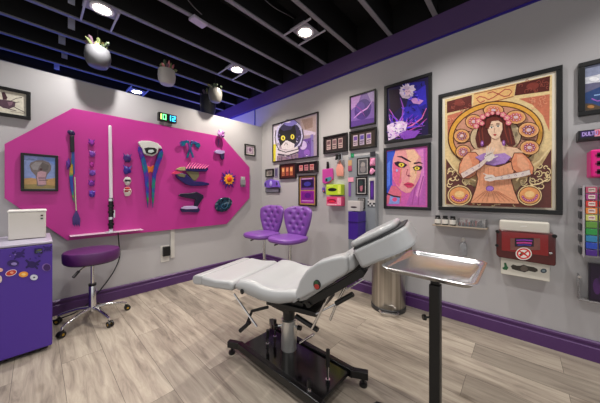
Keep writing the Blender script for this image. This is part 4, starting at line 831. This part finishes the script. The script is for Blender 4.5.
# colour drawers
DD = .12; q = pm(RW, (565,180,5.03), DD); a1 = q(88,28); b1 = q(88,388); u1 = RW.px(650,200,DD)[0]
r = thing('colour_drawers', RW.at((a1[0]+u1)/2, b1[1], .001), 'tall clear rack with rows of rainbow coloured ink drawers at the right edge', 'drawer rack')
m = MB(RW); m.box(a1[0], u1, b1[1], a1[1], .001, DD-.03, mat('b8b4b8',.25)); m.box(a1[0], a1[0]+.012, b1[1], a1[1], DD-.03, DD, mat('c8c6cc',.15,trans=.3)); m.build('rack', r, bevel=.004)
m = MB(RW); 
for k in range(6): vv = b1[1]+(a1[1]-b1[1])*(k+.2)/6; m.box(a1[0]-.011, a1[0]-.0005, vv, vv+(a1[1]-b1[1])*.1, .02, DD-.02, mat('3a3c40',.4))
m.build('hinges', r, bevel=.003)
RC = ['d0567a','a83a86','d83a30','e88a3a','c8c868','5f9630','1f943c','2a80b0','2448b8','4a1f86']; n = 10; hh = (a1[1]-b1[1]-.02)/n
wu = RW.px(597.5,200,DD)[0]-a1[0]-.016
for k, cc in enumerate(RC):
    v1 = a1[1]-.01-k*hh
    for j in range(2):
        ua = a1[0]+.016+j*(wu+.01)
        m = MB(RW); m.box(ua, ua+wu, v1-hh+.006, v1, DD-.029, DD, mat(cc,.25,coat=.3)); dr = m.build('drawer', r, bevel=.003)
        if k < 5:
            a = UV(RW, DD+.0005, (ua+.012, ua+wu-.01, v1-hh+.014, v1-.008)); a.bgd('ecdcd2'); a.rect(.1,.35,.85,.6,'8a2a3a'); o = a.build('name_strip', dr); 
# clear holder with purple card at lower right
DH = .08; q = pm(RW, (550,240,4.48), DH); a1 = q(128,170); b1 = q(145,275); u1 = RW.px(640,280,DH)[0]
r = thing('card_holder', RW.at((a1[0]+u1)/2, b1[1], .001), 'clear acrylic wall holder with a dark purple print at the lower right edge', 'holder')
m = MB(RW); m.box(a1[0], u1, b1[1], b1[1]+.012, .001, DH, mat('c8c4c4',.1,trans=.6)); m.box(a1[0], a1[0]+.008, b1[1]+.012, a1[1]+.02, .001, DH, mat('d8d6d8',.1,trans=.8)); m.build('acrylic_tray', r, bevel=.002)
m = MB(RW); m.lathe((a1[0]+.004, a1[1]+.01, DH), [(.01,0),(.01,.008)], CHROME, 12); m.build('screw', r)
ua = RW.px(588.8,280,DH-.02)[0]; va = RW.px(588.8,263,DH-.02)[1]; m = MB(RW); m.box(ua, u1-.01, b1[1]+.014, va, DH-.05, DH-.02, mat('1a0d24',.3)); m.build('purple_card', r, smooth=False)
a = UV(RW, DH-.0195, (ua+.01, u1-.02, b1[1]+.03, va-.02)); a.bgd('241030'); a.ell(.15,.6,.1,.25,'4a2260'); a.ell(.3,.4,.12,.2,'3a1a4c'); a.build('print', r)

# ------------------------------------------------------------------ mini fridge
FX0, FX1, FY0, FY1, FH = -3.31, -2.727, -.752, -.17, .87
r = thing('mini_fridge', ((FX0+FX1)/2, (FY0+FY1)/2, 0), 'purple mini fridge with stickers standing against the left wall', 'fridge')
FP = mat('4a2b93', .38)
m = MB(); m.box(FX0, FX1, FY0+.045, FY1, .03, FH-.02, mat('4a2a90',.4)); m.build('body', r, bevel=.006)
m = MB(); m.box(FX0, FX1, FY0, FY0+.04, .035, FH-.022, FP); dr = m.build('door', r, bevel=.008)
m = MB(); m.box(FX0-.002, FX1+.002, FY0-.002, FY1, FH-.019, FH, mat('a8a2b4',.35)); m.build('top', r, bevel=.006)
m = MB(); 
for xx in (FX0+.05, FX1-.05):
    for yy in (FY0+.07, FY1-.05): m = MB(); m.lathe((xx, yy, 0), [(.02,0),(.02,.03)], BLACK, 12); m.build('foot', r)
FF = Face((0,FY0,0), (1,0,0), (0,0,1), (0,-1,0))
class Fr(Art):
    pass
class Stickers:
    'Each sticker becomes its own part of the fridge door.'
    def __init__(s): s.k = 0; s.a = None
    def new(s): s.flush(); s.a = Art(FF, .0008, (0,240,6.72)); s.a.k = s.k
    def flush(s):
        if s.a is not None and s.a.m.bm.faces: s.k = s.a.k; s.a.build('sticker', r)
        s.a = None
    def __getattr__(s, n): return getattr(s.a, n)
a = Stickers(); a.new()
def turtle(x, y, s, c, rot=0):
    a.new()
    C_, S_ = math.cos(rot), math.sin(rot); T = lambda p: (x+(p[0]*C_-p[1]*S_)*s, y+(p[0]*S_+p[1]*C_)*s)
    a.ell(x, y, 24*s, 18*s, c, rot)
    a.poly([T(p) for p in [(14,-12),(40,-30),(46,-24),(24,-4)]], c); a.poly([T(p) for p in [(-12,-14),(-34,-26),(-40,-18),(-22,-4)]], c)
    a.poly([T(p) for p in [(-10,12),(-30,24),(-34,16),(-20,4)]], c); a.poly([T(p) for p in [(14,12),(30,24),(36,16),(22,2)]], c); a.ell(*T((30,-4)), 9*s, 6*s, c)
turtle(125,100,1.1,'2b1062',-.2); turtle(215,165,1.25,'240d55',.1); turtle(-60,120,1.0,'2b1062',.3); turtle(318,58,.8,'2b1062',0)
a.new(); a.ell(88,155,40,22,'2f1a5c'); a.ell(95,160,20,10,'8a7ab8'); a.new(); a.ell(312,182,30,26,'7a5aa0'); a.ell(315,184,24,22,'3a1a5c')
a.new(); a.ell(75,220,40,20,'e8dce8',-.3); a.ell(75,220,36,17,'c03a2a',-.3); a.ell(80,218,12,8,'f0a080'); a.new(); a.ell(158,230,32,19,'e89a3a',-.1); a.ell(158,230,14,8,'f8d080'); a.new(); a.ell(228,250,26,19,'c8ccd8'); a.ell(230,250,8,5,'1a3a3a')
a.new(); a.rect(232,56,285,90,'101018'); a.line([(240,68),(278,66)],4,'8a9a5a'); a.line([(240,80),(278,78)],4,'6a7a9a'); a.new(); a.ell(-5,200,26,14,'e0b0a0'); a.new(); a.ell(0,262,14,24,'d8c8c0'); a.new(); a.ell(-60,220,26,18,'c86a3a')
rr = random.Random(9)
for k in range(16): a.new(); a.ell(rr.uniform(-90,325), rr.uniform(45,130), rr.uniform(5,12), rr.uniform(3,7), rr.choice(['2b1062','35188a','7a60b8']), rr.uniform(0,3), 7)
a.flush()
# device on top
r = thing('white_device', (-2.862, -.40, FH), 'white boxy appliance standing on top of the purple mini fridge', 'appliance')
m = MB(); m.box(-2.967, -2.758, -.50, -.30, FH+.004, 1.095, mat('cfcbc2',.4)); m.build('case', r, bevel=.006)
m = MB(); m.box(-2.972, -2.753, -.505, -.297, 1.096, 1.112, mat('e4e2dc',.35)); m.build('lid', r, bevel=.005)
m = MB(); 
for zz, cc in ((1.062,'3a1f22'), (1.036,'2f4a3a')): m.box(-2.79, -2.776, -.503, -.4995, zz-.006, zz+.006, mat(cc,.4))
m.build('buttons', r, smooth=False)

# ------------------------------------------------------------------ rolling stool
sx, sy = -2.442, -.42
r = thing('rolling_stool', (sx, sy, 0), 'round purple rolling stool with chrome five-star base below the board', 'stool')
VIN = mat('4f2058', .45)
m = MB(); m.lathe((sx, sy, .588), [(.195,0),(.208,.005),(.216,.02),(.218,.092),(.210,.108),(.19,.114),(.02,.117)], VIN, 44); m.build('seat', r)
m = MB(); m.lathe((sx, sy, .574), [(.12,0),(.19,.006),(.19,.014)], BLACK, 32); m.box(sx-.06, sx+.06, sy-.05, sy+.05, .555, .575, BLACK); m.build('seat_plate', r)
m = MB(); m.tube([(sx+.01,sy-.02,.572),(sx-.08,sy-.10,.555),(sx-.12,sy-.135,.53)], .006, CHROME, 8); m.tube([(sx-.11,sy-.125,.538),(sx-.15,sy-.16,.5)], .013, BLACK, 10); m.build('lever', r)
m = MB(); m.lathe((sx, sy, .1), [(.03,0),(.03,.25),(.026,.26)], CHROME, 20); m.lathe((sx, sy, .36), [(.015,0),(.015,.21)], CHROME, 16); m.lathe((sx, sy, .345), [(.031,0),(.031,.02)], BLACK, 20); m.build('gas_column', r)
for k in range(5):
    a_ = math.atan2(-.641-sy, -2.667-sx) + k*2*PI/5 - .13; c, s = math.cos(a_), math.sin(a_); R_ = .276
    m = MB(); m.tube([(sx+c*.02, sy+s*.02, .13), (sx+c*.12, sy+s*.12, .125), (sx+c*.24, sy+s*.24, .095), (sx+c*R_, sy+s*R_, .08), (sx+c*(R_+.005), sy+s*(R_+.005), .06)], [.018,.016,.013,.012,.008], CHROME, 12); leg = m.build('leg', r)
    m = MB(); cx, cy = sx+c*R_, sy+s*R_
    for e in (-.013, .013): m.tube([(cx-s*(e-.008)+c*.01, cy+c*(e-.008)+s*.01, .028), (cx-s*(e+.008)+c*.01, cy+c*(e+.008)+s*.01, .028)], .027, BLACK, 18)
    m.tube([(cx-s*.022+c*.01, cy+c*.022+s*.01, .028), (cx+s*.022+c*.01, cy-c*.022+s*.01, .028)], .011, mat('b8963a',.35,.7), 12)
    m.box(cx-.01, cx+.01, cy-.01, cy+.01, .04, .065, BLACK); m.build('caster', r if False else leg)

# ------------------------------------------------------------------ tufted swivel chairs
PCH = mat('77479c', .36)
def tufted_chair(label):
    """Built facing -X at the origin."""
    r = thing('swivel_chair', (0,0,0), label, 'chair', 'purple tufted chairs in the corner')
    # seat
    m = MB(); n = 40; i = m.mi(PCH); rings = []
    for rr_, h in ((.02,.0),(.8,.0),(.95,.012),(1.0,.035),(.98,.058),(.9,.072),(.6,.078),(.05,.070)):
        ring = []
        for j in range(n):
            a_ = 2*PI*j/n; cx, cy = math.cos(a_), math.sin(a_); ex = .62
            X = math.copysign(abs(cx)**ex, cx)*.235*rr_; Y_ = math.copysign(abs(cy)**ex, cy)*.225*rr_
            if cx < 0: X *= 1.04
            ring.append(m.v((X-.03, Y_*(1-.10*max(0,cx)), .630+h)))
        rings.append(ring)
    for A_, B_ in zip(rings, rings[1:]):
        for j in range(n): m.face([A_[j], A_[(j+1) % n], B_[(j+1) % n], B_[j]], i)
    m.face(rings[0][::-1], i); m.face(rings[-1], i); m.build('seat', r)
    # back: shield-shaped pad with diamond tufting
    m = MB(); i = m.mi(PCH); NU, NV = 30, 32; H_ = .40; btn = []
    for rw in range(5):
        zz = .09+.068*rw
        for cc in ((-.12,0,.12) if rw % 2 else (-.06,.06)): btn.append((cc*(.8+.25*rw/4), zz))
    def half(v):
        t = v/H_; w_ = .125+.092*math.sin(min(1, t/.8)*PI/2)
        return w_*math.sqrt(max(0.02, 1-max(0,(t-.82)/.18)**2*.75))
    def shape(uu_, v_, side):
        w_ = half(v_); y_ = uu_*w_; e = (1-abs(uu_)**5)*(1-abs(2*v_/H_-1)**9)
        th = .012+.042*max(0,e)**.5
        if side > 0:
            dm = 0
            for bx, bz in btn: dm += math.exp(-((y_-bx)**2+(v_-bz)**2)/(2*.014**2))
            th -= .026*min(1,dm)
        lean = .06*(v_/H_)+.16; curve = -.10*(y_/.2)**2*.5
        return (lean+curve-(th if side > 0 else -.012*max(0,e)**.5), y_*1.12, .675+v_)
    fr = [[m.v(shape(2*a_/NU-1, H_*b_/NV, 1)) for a_ in range(NU+1)] for b_ in range(NV+1)]
    bk = [[m.v(shape(2*a_/NU-1, H_*b_/NV, -1)) for a_ in range(NU+1)] for b_ in range(NV+1)]
    for b_ in range(NV):
        for a_ in range(NU):
            m.face([fr[b_][a_], fr[b_][a_+1], fr[b_+1][a_+1], fr[b_+1][a_]], i); m.face([bk[b_][a_], bk[b_+1][a_], bk[b_+1][a_+1], bk[b_][a_+1]], i)
        m.face([fr[b_][0], fr[b_+1][0], bk[b_+1][0], bk[b_][0]], i); m.face([fr[b_][NU], bk[b_][NU], bk[b_+1][NU], fr[b_+1][NU]], i)
    for a_ in range(NU):
        m.face([fr[0][a_], bk[0][a_], bk[0][a_+1], fr[0][a_+1]], i); m.face([fr[NV][a_], fr[NV][a_+1], bk[NV][a_+1], bk[NV][a_]], i)
    b = m.build('backrest', r, angle=1.2)
    for bx, bz in btn:
        p = shape(bx/half(bz), bz, 1); m = MB(); m.ball((p[0]-.002, p[1], p[2]), (.006,.010,.010), mat('4d2478',.3), 8); m.build('button', b)
    m = MB(); m.box(.12, .19, -.03, .03, .615, .71, BLACK); m.box(-.06, .16, -.03, .03, .61, .629, BLACK); m.build('bracket', r, bevel=.004)
    m = MB(); m.tube([(0,.02,.615),(-.03,.13,.595),(-.05,.20,.575)], .005, CHROME, 8); m.tube([(-.045,.18,.58),(-.06,.23,.56)], .010, BLACK, 8); m.build('lever', r)
    m = MB(); m.lathe((0,0,.03), [(.028,0),(.028,.28),(.024,.285)], CHROME, 20); m.lathe((0,0,.315), [(.022,0),(.022,.295)], CHROME, 20); m.build('pole', r)
    m = MB(); m.lathe((0,0,.0), [(.2,0),(.205,.006),(.19,.014),(.05,.03),(.03,.045)], CHROME, 40); m.build('base', r)
    return r
ch = tufted_chair('purple tufted swivel chair on a chrome pole, nearer the room corner')
ch.location = (-.62, -.83, 0); ch.rotation_euler = (0, 0, .05)
dup(ch, (-.60, -1.33, 0), .04, 'purple tufted swivel chair on a chrome pole, right-hand one under the purple cards frame')

# ------------------------------------------------------------------ pedal bin
bx, by = -.205, -2.455
r = thing('pedal_bin', (bx, by, 0), 'brushed steel pedal bin against the right wall behind the bed', 'bin')
def brushed():
    m = bpy.data.materials.new('brushed_steel'); m.use_nodes = True; nt = m.node_tree; b = nt.nodes['Principled BSDF']
    b.inputs['Metallic'].default_value = 1; b.inputs['Roughness'].default_value = .3
    tc = nt.nodes.new('ShaderNodeTexCoord'); mp = nt.nodes.new('ShaderNodeMapping'); mp.inputs['Scale'].default_value = (1,1,.01); nt.links.new(tc.outputs['Object'], mp.inputs['Vector'])
    n = nt.nodes.new('ShaderNodeTexNoise'); n.inputs['Scale'].default_value = 40; nt.links.new(mp.outputs['Vector'], n.inputs['Vector'])
    rr = nt.nodes.new('ShaderNodeValToRGB'); rr.color_ramp.elements[0].color = (*lin('9a958e'),1); rr.color_ramp.elements[1].color = (*lin('c2beb8'),1); rr.color_ramp.elements[0].position = .35; rr.color_ramp.elements[1].position = .65
    nt.links.new(n.outputs['Fac'], rr.inputs['Fac']); nt.links.new(rr.outputs['Color'], b.inputs['Base Color']); return m
BR = brushed()
m = MB(); m.lathe((bx, by, .045), [(.172,0),(.174,.003),(.174,.6),(.17,.605)], BR, 48); m.build('body', r)
m = MB(); m.lathe((bx, by, 0), [(.175,0),(.18,.004),(.18,.04),(.175,.045)], mat('2a2a2c',.4), 48); m.build('base_ring', r)
m = MB(); m.lathe((bx, by, .652), [(.176,0),(.178,.02),(.174,.05),(.15,.07),(.05,.08),(.01,.081)], BR, 48); m.build('lid', r)
m = MB(); m.box(bx+.06, bx+.19, by-.19, by-.08, .62, .76, mat('8f7f6a',.4,.3)); m.build('hinge_cover', r, bevel=.01)
m = MB(); 
d_ = Vector((CAM[0]-bx, CAM[1]-by-.0, 0)).normalized(); dd = Vector((-1, -.45, 0)).normalized(); t_ = Vector((-dd.y, dd.x, 0))
m.tube([tuple(Vector((bx,by,.03))+dd*.17+t_*.09), tuple(Vector((bx,by,.03))+dd*.215+t_*.07), tuple(Vector((bx,by,.03))+dd*.215-t_*.07), tuple(Vector((bx,by,.03))+dd*.17-t_*.09)], .011, CHROME, 10); m.build('pedal', r)

# ------------------------------------------------------------------ steel tray on stand
TX0, TX1, TY0, TY1, TZ = -1.70, -1.25, -3.40, -3.03, .90
r = thing('tray_stand', (-1.475, -3.215, 0), 'black instrument stand holding a rectangular steel tray in the foreground', 'tray stand')
m = MB(); AL = mat('dcdde0', .24, 1.0); i = m.mi(AL)
def rrect(x0, x1, y0, y1, rad, z, n=5):
    out = []
    for cx, cy, a0 in ((x1-rad,y1-rad,0),(x0+rad,y1-rad,PI/2),(x0+rad,y0+rad,PI),(x1-rad,y0+rad,1.5*PI)):
        for k in range(n+1): t = a0+PI/2*k/n; out.append(m.v((cx+rad*math.cos(t), cy+rad*math.sin(t), z)))
    return out
seq = [(.014,.04,-.020),(.002,.04,-.004),(-.006,.045,0),(-.002,.045,.003),(.006,.045,.002),(.016,.04,-.010),(.024,.035,-.016)]
rings = [rrect(TX0+g, TX1-g, TY0+g, TY1-g, rd, TZ+h) for g, rd, h in seq]
for A_, B_ in zip(rings, rings[1:]):
    for j in range(len(A_)): m.face([A_[j], A_[(j+1) % len(A_)], B_[(j+1) % len(A_)], B_[j]], i)
m.face(rings[0][::-1], i); m.face(rings[-1], i)
m.build('tray', r, angle=.9)
px_, py_ = -1.475, -3.215
m = MB(); m.box(px_-.024, px_+.024, py_-.024, py_+.024, .05, .80, BLACK); m.box(px_-.019, px_+.019, py_-.019, py_+.019, .80, .872, DARKM); m.build('post', r, bevel=.004)
m = MB(); m.box(px_-.15, px_+.15, py_-.012, py_+.012, .862, .874, BLACK); m.box(px_-.012, px_+.012, py_-.13, py_+.13, .862, .874, BLACK); m.build('tray_support', r, smooth=False)
m = MB(); e = Vector((-SA, CA, 0)); p0 = Vector((px_, py_, .635)); m.tube([tuple(p0+e*.02), tuple(p0+e*.05)], .005, BLACK, 8); m.tube([tuple(p0+e*.05), tuple(p0+e*.062)], [.015,.013], BLACK, 12); m.build('clamp_knob', r)
for (ex, ey) in ((-.02,.30),(.20,-.08),(-.24,-.12)):
    m = MB(); m.tube([(px_,py_,.055),(px_+ex*.8,py_+ey*.8,.05),(px_+ex,py_+ey,.04)], [.022,.018,.014], BLACK, 10); lg = m.build('leg', r)
    m = MB(); m.lathe((px_+ex, py_+ey, 0), [(.02,0),(.024,.01),(.022,.03),(.012,.04)], BLACK, 14); m.build('foot', lg)

# ------------------------------------------------------------------ tattoo bed (top swivelled 15 degrees on its column)
AB = math.radians(15); HD = Vector((math.sin(AB), -math.cos(AB), 0)); WD = Vector((math.cos(AB), math.sin(AB), 0)); B0 = Vector((-2.0, -1.64, 0))
BF = Face(B0, HD, (0,0,1), -WD)        # u = distance from the foot end, v = height, d = minus distance in from the near side
CX, CY = -1.53, -2.24
r = thing('tattoo_bed', (CX, CY, 0), 'white padded reclining tattoo bed on a black hydraulic base', 'tattoo bed')
VW = mat('a9aaab', .33, bump=.05)
def pad(name, prof, o0, o1, bev, mt=VW, seg=5, sub=0):
    m = MB(BF); m.prism(prof, -o1, -o0, mt); return m.build(name, r, bevel=bev, seg=seg, angle=1.0)
pad('foot_pad', [(.0,.545),(-.01,.58),(.0,.605),(.03,.618),(.098,.622),(.098,.548),(.03,.54)], 0.01, .59, .016)
pad('leg_pad', [(.102,.548),(.102,.624),(.25,.618),(.38,.632),(.415,.622),(.422,.575),(.40,.563),(.25,.553)], 0, .6, .020)
# seat with raised side edges
def seat_pad():
    m = MB(BF); i = m.mi(VW); NS, NW = 26, 24; T = []; Bt = []
    for a_ in range(NS+1):
        s_ = .434+(.945-.434)*a_/NS; t = a_/NS; T.append([]); Bt.append([])
        base = .640+.012*math.sin(PI*min(1,t*2.2))+.02*max(0,t-.6)/.4
        low = .575-.034*math.sin(PI*min(1,max(0,t-.05)/.9))+.02*max(0,t-.7)/.3
        for b_ in range(NW+1):
            w_ = b_/NW; o_ = .6*w_; e = 2*w_-1; rim = abs(e)**3*.012
            dish = -.045*math.exp(-((t-.62)/.26)**2)*(1-abs(e)**4)
            end = .03*(1-min(1, min(t,1-t)/.07))**2+.028*(1-min(1,min(w_,1-w_)/.05))**2
            T[-1].append(m.v((s_, base+rim+dish-end, -o_))); Bt[-1].append(m.v((s_, low+.6*end, -o_)))
    for a_ in range(NS):
        for b_ in range(NW):
            m.face([T[a_][b_],T[a_+1][b_],T[a_+1][b_+1],T[a_][b_+1]], i); m.face([Bt[a_][b_],Bt[a_][b_+1],Bt[a_+1][b_+1],Bt[a_+1][b_]], i)
        m.face([T[a_][0],Bt[a_][0],Bt[a_+1][0],T[a_+1][0]], i); m.face([T[a_][NW],T[a_+1][NW],Bt[a_+1][NW],Bt[a_][NW]], i)
    for b_ in range(NW): m.face([T[0][b_],T[0][b_+1],Bt[0][b_+1],Bt[0][b_]], i); m.face([T[NS][b_],Bt[NS][b_],Bt[NS][b_+1],T[NS][b_+1]], i)
    return m.build('seat_pad', r, angle=1.3, bevel=0)
seat_pad()
pad('back_pad', [(.91,.575),(.95,.68),(1.02,.76),(1.12,.835),(1.21,.885),(1.262,.925),(1.272,.835),(1.10,.705),(.97,.60)], .035, .59, .022)
BOL = [(.885,.572),(.915,.65),(.945,.73),(.99,.797),(1.06,.853),(1.14,.887),(1.205,.908),(1.235,.905),(1.242,.83),(1.225,.806),(1.06,.69),(.93,.602)]
pad('side_bolster', BOL, 0, .11, .028, seg=6)
TH = math.atan(.56); UI = HD*math.cos(TH)+Vector((0,0,math.sin(TH)))
HF = Face(B0+HD*1.258+Vector((0,0,.942)), UI, WD, UI.cross(WD))
def rr_poly(t0, t1, o0, o1, ra, rb, n=7):
    out = []
    for ct, co, a0, rd in ((t1-rb,o1-rb,0,rb),(t0+ra,o1-ra,PI/2,ra),(t0+ra,o0+ra,PI,ra),(t1-rb,o0+rb,1.5*PI,rb)):
        for k in range(n+1): t = a0+PI/2*k/n; out.append((ct+rd*math.cos(t), co+rd*math.sin(t)))
    return out
m = MB(HF); m.prism(rr_poly(0,.305,0,.44,.03,.10), -.108, -.002, VW); m.build('head_pad', r, bevel=.018, seg=5, angle=1.0)
m = MB(HF); m.prism(rr_poly(.006,.298,.004,.436,.03,.098), -.0018, .004, mat('2c2c30',.6)); m.build('seam', r, smooth=False)
m = MB(HF); m.prism(rr_poly(.004,.262,.012,.42,.03,.11), .0042, .040, VW); m.build('face_cushion', r, bevel=.022, seg=6, angle=1.0)
def hub(x1, y1, rad, cols):
    u, v = BF.px(x1, y1, 0); m = MB(BF); m.lathe((u, v, -.001), [(rad,0),(rad,.006),(rad*.8,.008)], mat(cols[0],.35), 20, sx=.8)
    if len(cols) > 1: m.lathe((u, v-rad*.35, .006), [(rad*.6,0),(rad*.5,.003)], mat(cols[1],.4), 14); m.lathe((u-rad*.1, v+rad*.35, .006), [(rad*.5,0),(rad*.4,.002)], mat(cols[2],.4), 14)
    m.build('side_cap', r)
hub(317.2, 284.5, .028, ['101512','a02a24','1f4a2a']); hub(242.3, 291.5, .018, ['0c0c0e'])
def bp(x1, y1, o=0.0): u, v = BF.px(x1, y1, -o); return (u, v, -o)
def bar(pts, rad, mt, nm, seg=10): m = MB(BF); m.tube(pts, rad, mt, seg); return m.build(nm, r)
m = MB(BF); m.box(.62, 1.0, .468, .50, -.48, -.12, BLACK); m.box(.66, .90, .50, .53, -.46, -.14, BLACK); m.build('seat_frame', r, bevel=.003)
for o_ in (.06, .50):
    m = MB(BF); m.prism([(.93,.575),(1.12,.705),(1.30,.84),(1.33,.825),(1.31,.79),(1.14,.665),(.98,.555)], -o_-.04, -o_, BLACK); m.build('back_rail', r, bevel=.003)
for q_ in ((1.30,.815), (.98,.57)): m = MB(BF); m.tube([(*q_,-.05), (*q_,-.55)], .018, BLACK, 8); m.build('cross_bar', r)
bar([bp(234,294,.08), bp(257,327,.08)], .008, CHROME, 'leg_strut')
m = MB(BF); m.tube([bp(268,307,.12), bp(252,311,.10), bp(247,324,.08)], .011, BLACK, 8); m.tube([bp(250,322,.08), bp(240,331,.06)], .014, BLACK, 8); m.build('release_lever', r)
bar([bp(312,329,.12), bp(322,309,.12), bp(333,287,.10)], .009, CHROME, 'back_strut'); bar([bp(330,320,.14), bp(338,301,.14), bp(347,283,.12)], .008, CHROME, 'back_strut')
m = MB(BF); m.tube([bp(316,314,.12), bp(338,303,.13)], .006, CHROME, 8); m.tube([bp(336,303.5,.13), bp(353,294,.13)], .015, BLACK, 10); m.build('release_lever', r)
bar([bp(300,343,.2), bp(314,334,.2)], .008, CHROME, 'link_rod'); bar([bp(345,290,.2), bp(364,279,.2)], .005, CHROME, 'link_rod')
m = MB(BF); m.tube([bp(296,316,.16), bp(318,330,.14)], .016, BLACK, 8); m.build('bracket', r)
m = MB(); m.lathe((CX,CY,.086), [(.058,0),(.058,.22),(.05,.225)], mat('e4e2de', .3, .75), 32); m.lathe((CX,CY,.30), [(.045,0),(.045,.17)], BLACK, 24); m.box(CX-.09, CX+.09, CY-.09, CY+.09, .40, .467, BLACK); m.build('hydraulic_column', r)
for e_ in ((-.08,.04),(.01,-.085)):
    m = MB(); m.tube([(CX+e_[0]*.6,CY+e_[1]*.6,.27),(CX+e_[0]*1.0,CY+e_[1]*1.0,.27)], .008, CHROME, 8); m.tube([(CX+e_[0]*1.0,CY+e_[1]*1.0,.27),(CX+e_[0]*1.3,CY+e_[1]*1.3,.27)], .017, BLACK, 12); m.build('column_knob', r)
BX0, BX1, BY0, BY1 = -1.76, -1.40, -2.70, -1.94
GB = mat('08080a', .12)
m = MB(); m.box(BX0+.02, BX1-.02, BY0, BY1, .06, .085, GB); m.box(BX0-.01, BX0+.03, BY0-.02, BY1+.02, .045, .10, BLACKG); m.box(BX1-.03, BX1+.01, BY0-.02, BY1+.02, .045, .10, BLACKG)
m.build('base_plate', r, bevel=.006)
def leg(p, q_):
    m = MB(); p, q_ = Vector(p), Vector(q_); d = (q_-p).normalized(); t = Vector((-d.y, d.x, 0))*.02
    m.prism([tuple((p+t)[:2]), tuple((p-t)[:2]), tuple((q_-t)[:2]), tuple((q_+t)[:2])], .05, .098, BLACK); l = m.build('leg', r, bevel=.004)
    m = MB(); m.lathe((q_[0]-d[0]*.03, q_[1]-d[1]*.03, 0), [(.024,0),(.026,.006),(.024,.02),(.009,.024),(.009,.05)], BLACK, 16); m.build('foot', l)
leg((-1.745,-1.94,0), (-1.795,-1.835,0)); leg((-1.415,-1.94,0), (-1.35,-1.83,0)); leg((-1.415,-2.70,0), (-1.365,-2.80,0)); leg((-1.745,-2.70,0), (-1.80,-2.80,0))
def pedal(x, y, h=.15):
    m = MB(); m.tube([(x,y,.086),(x,y,.086+h*.55)], .008, CHROME, 10); m.tube([(x,y,.086+h*.5),(x+.002,y,.086+h)], .0125, BLACK, 12); m.lathe((x,y,.086), [(.014,0),(.014,.02)], CHROME, 12); m.build('foot_pedal', r)
pedal(-1.60,-2.65,.20); pedal(-1.62,-2.10,.12); pedal(-1.52,-2.07,.15); pedal(-1.745,-2.62,.08)

for o in COL.objects:
    if '_w' in o: del o['_w']
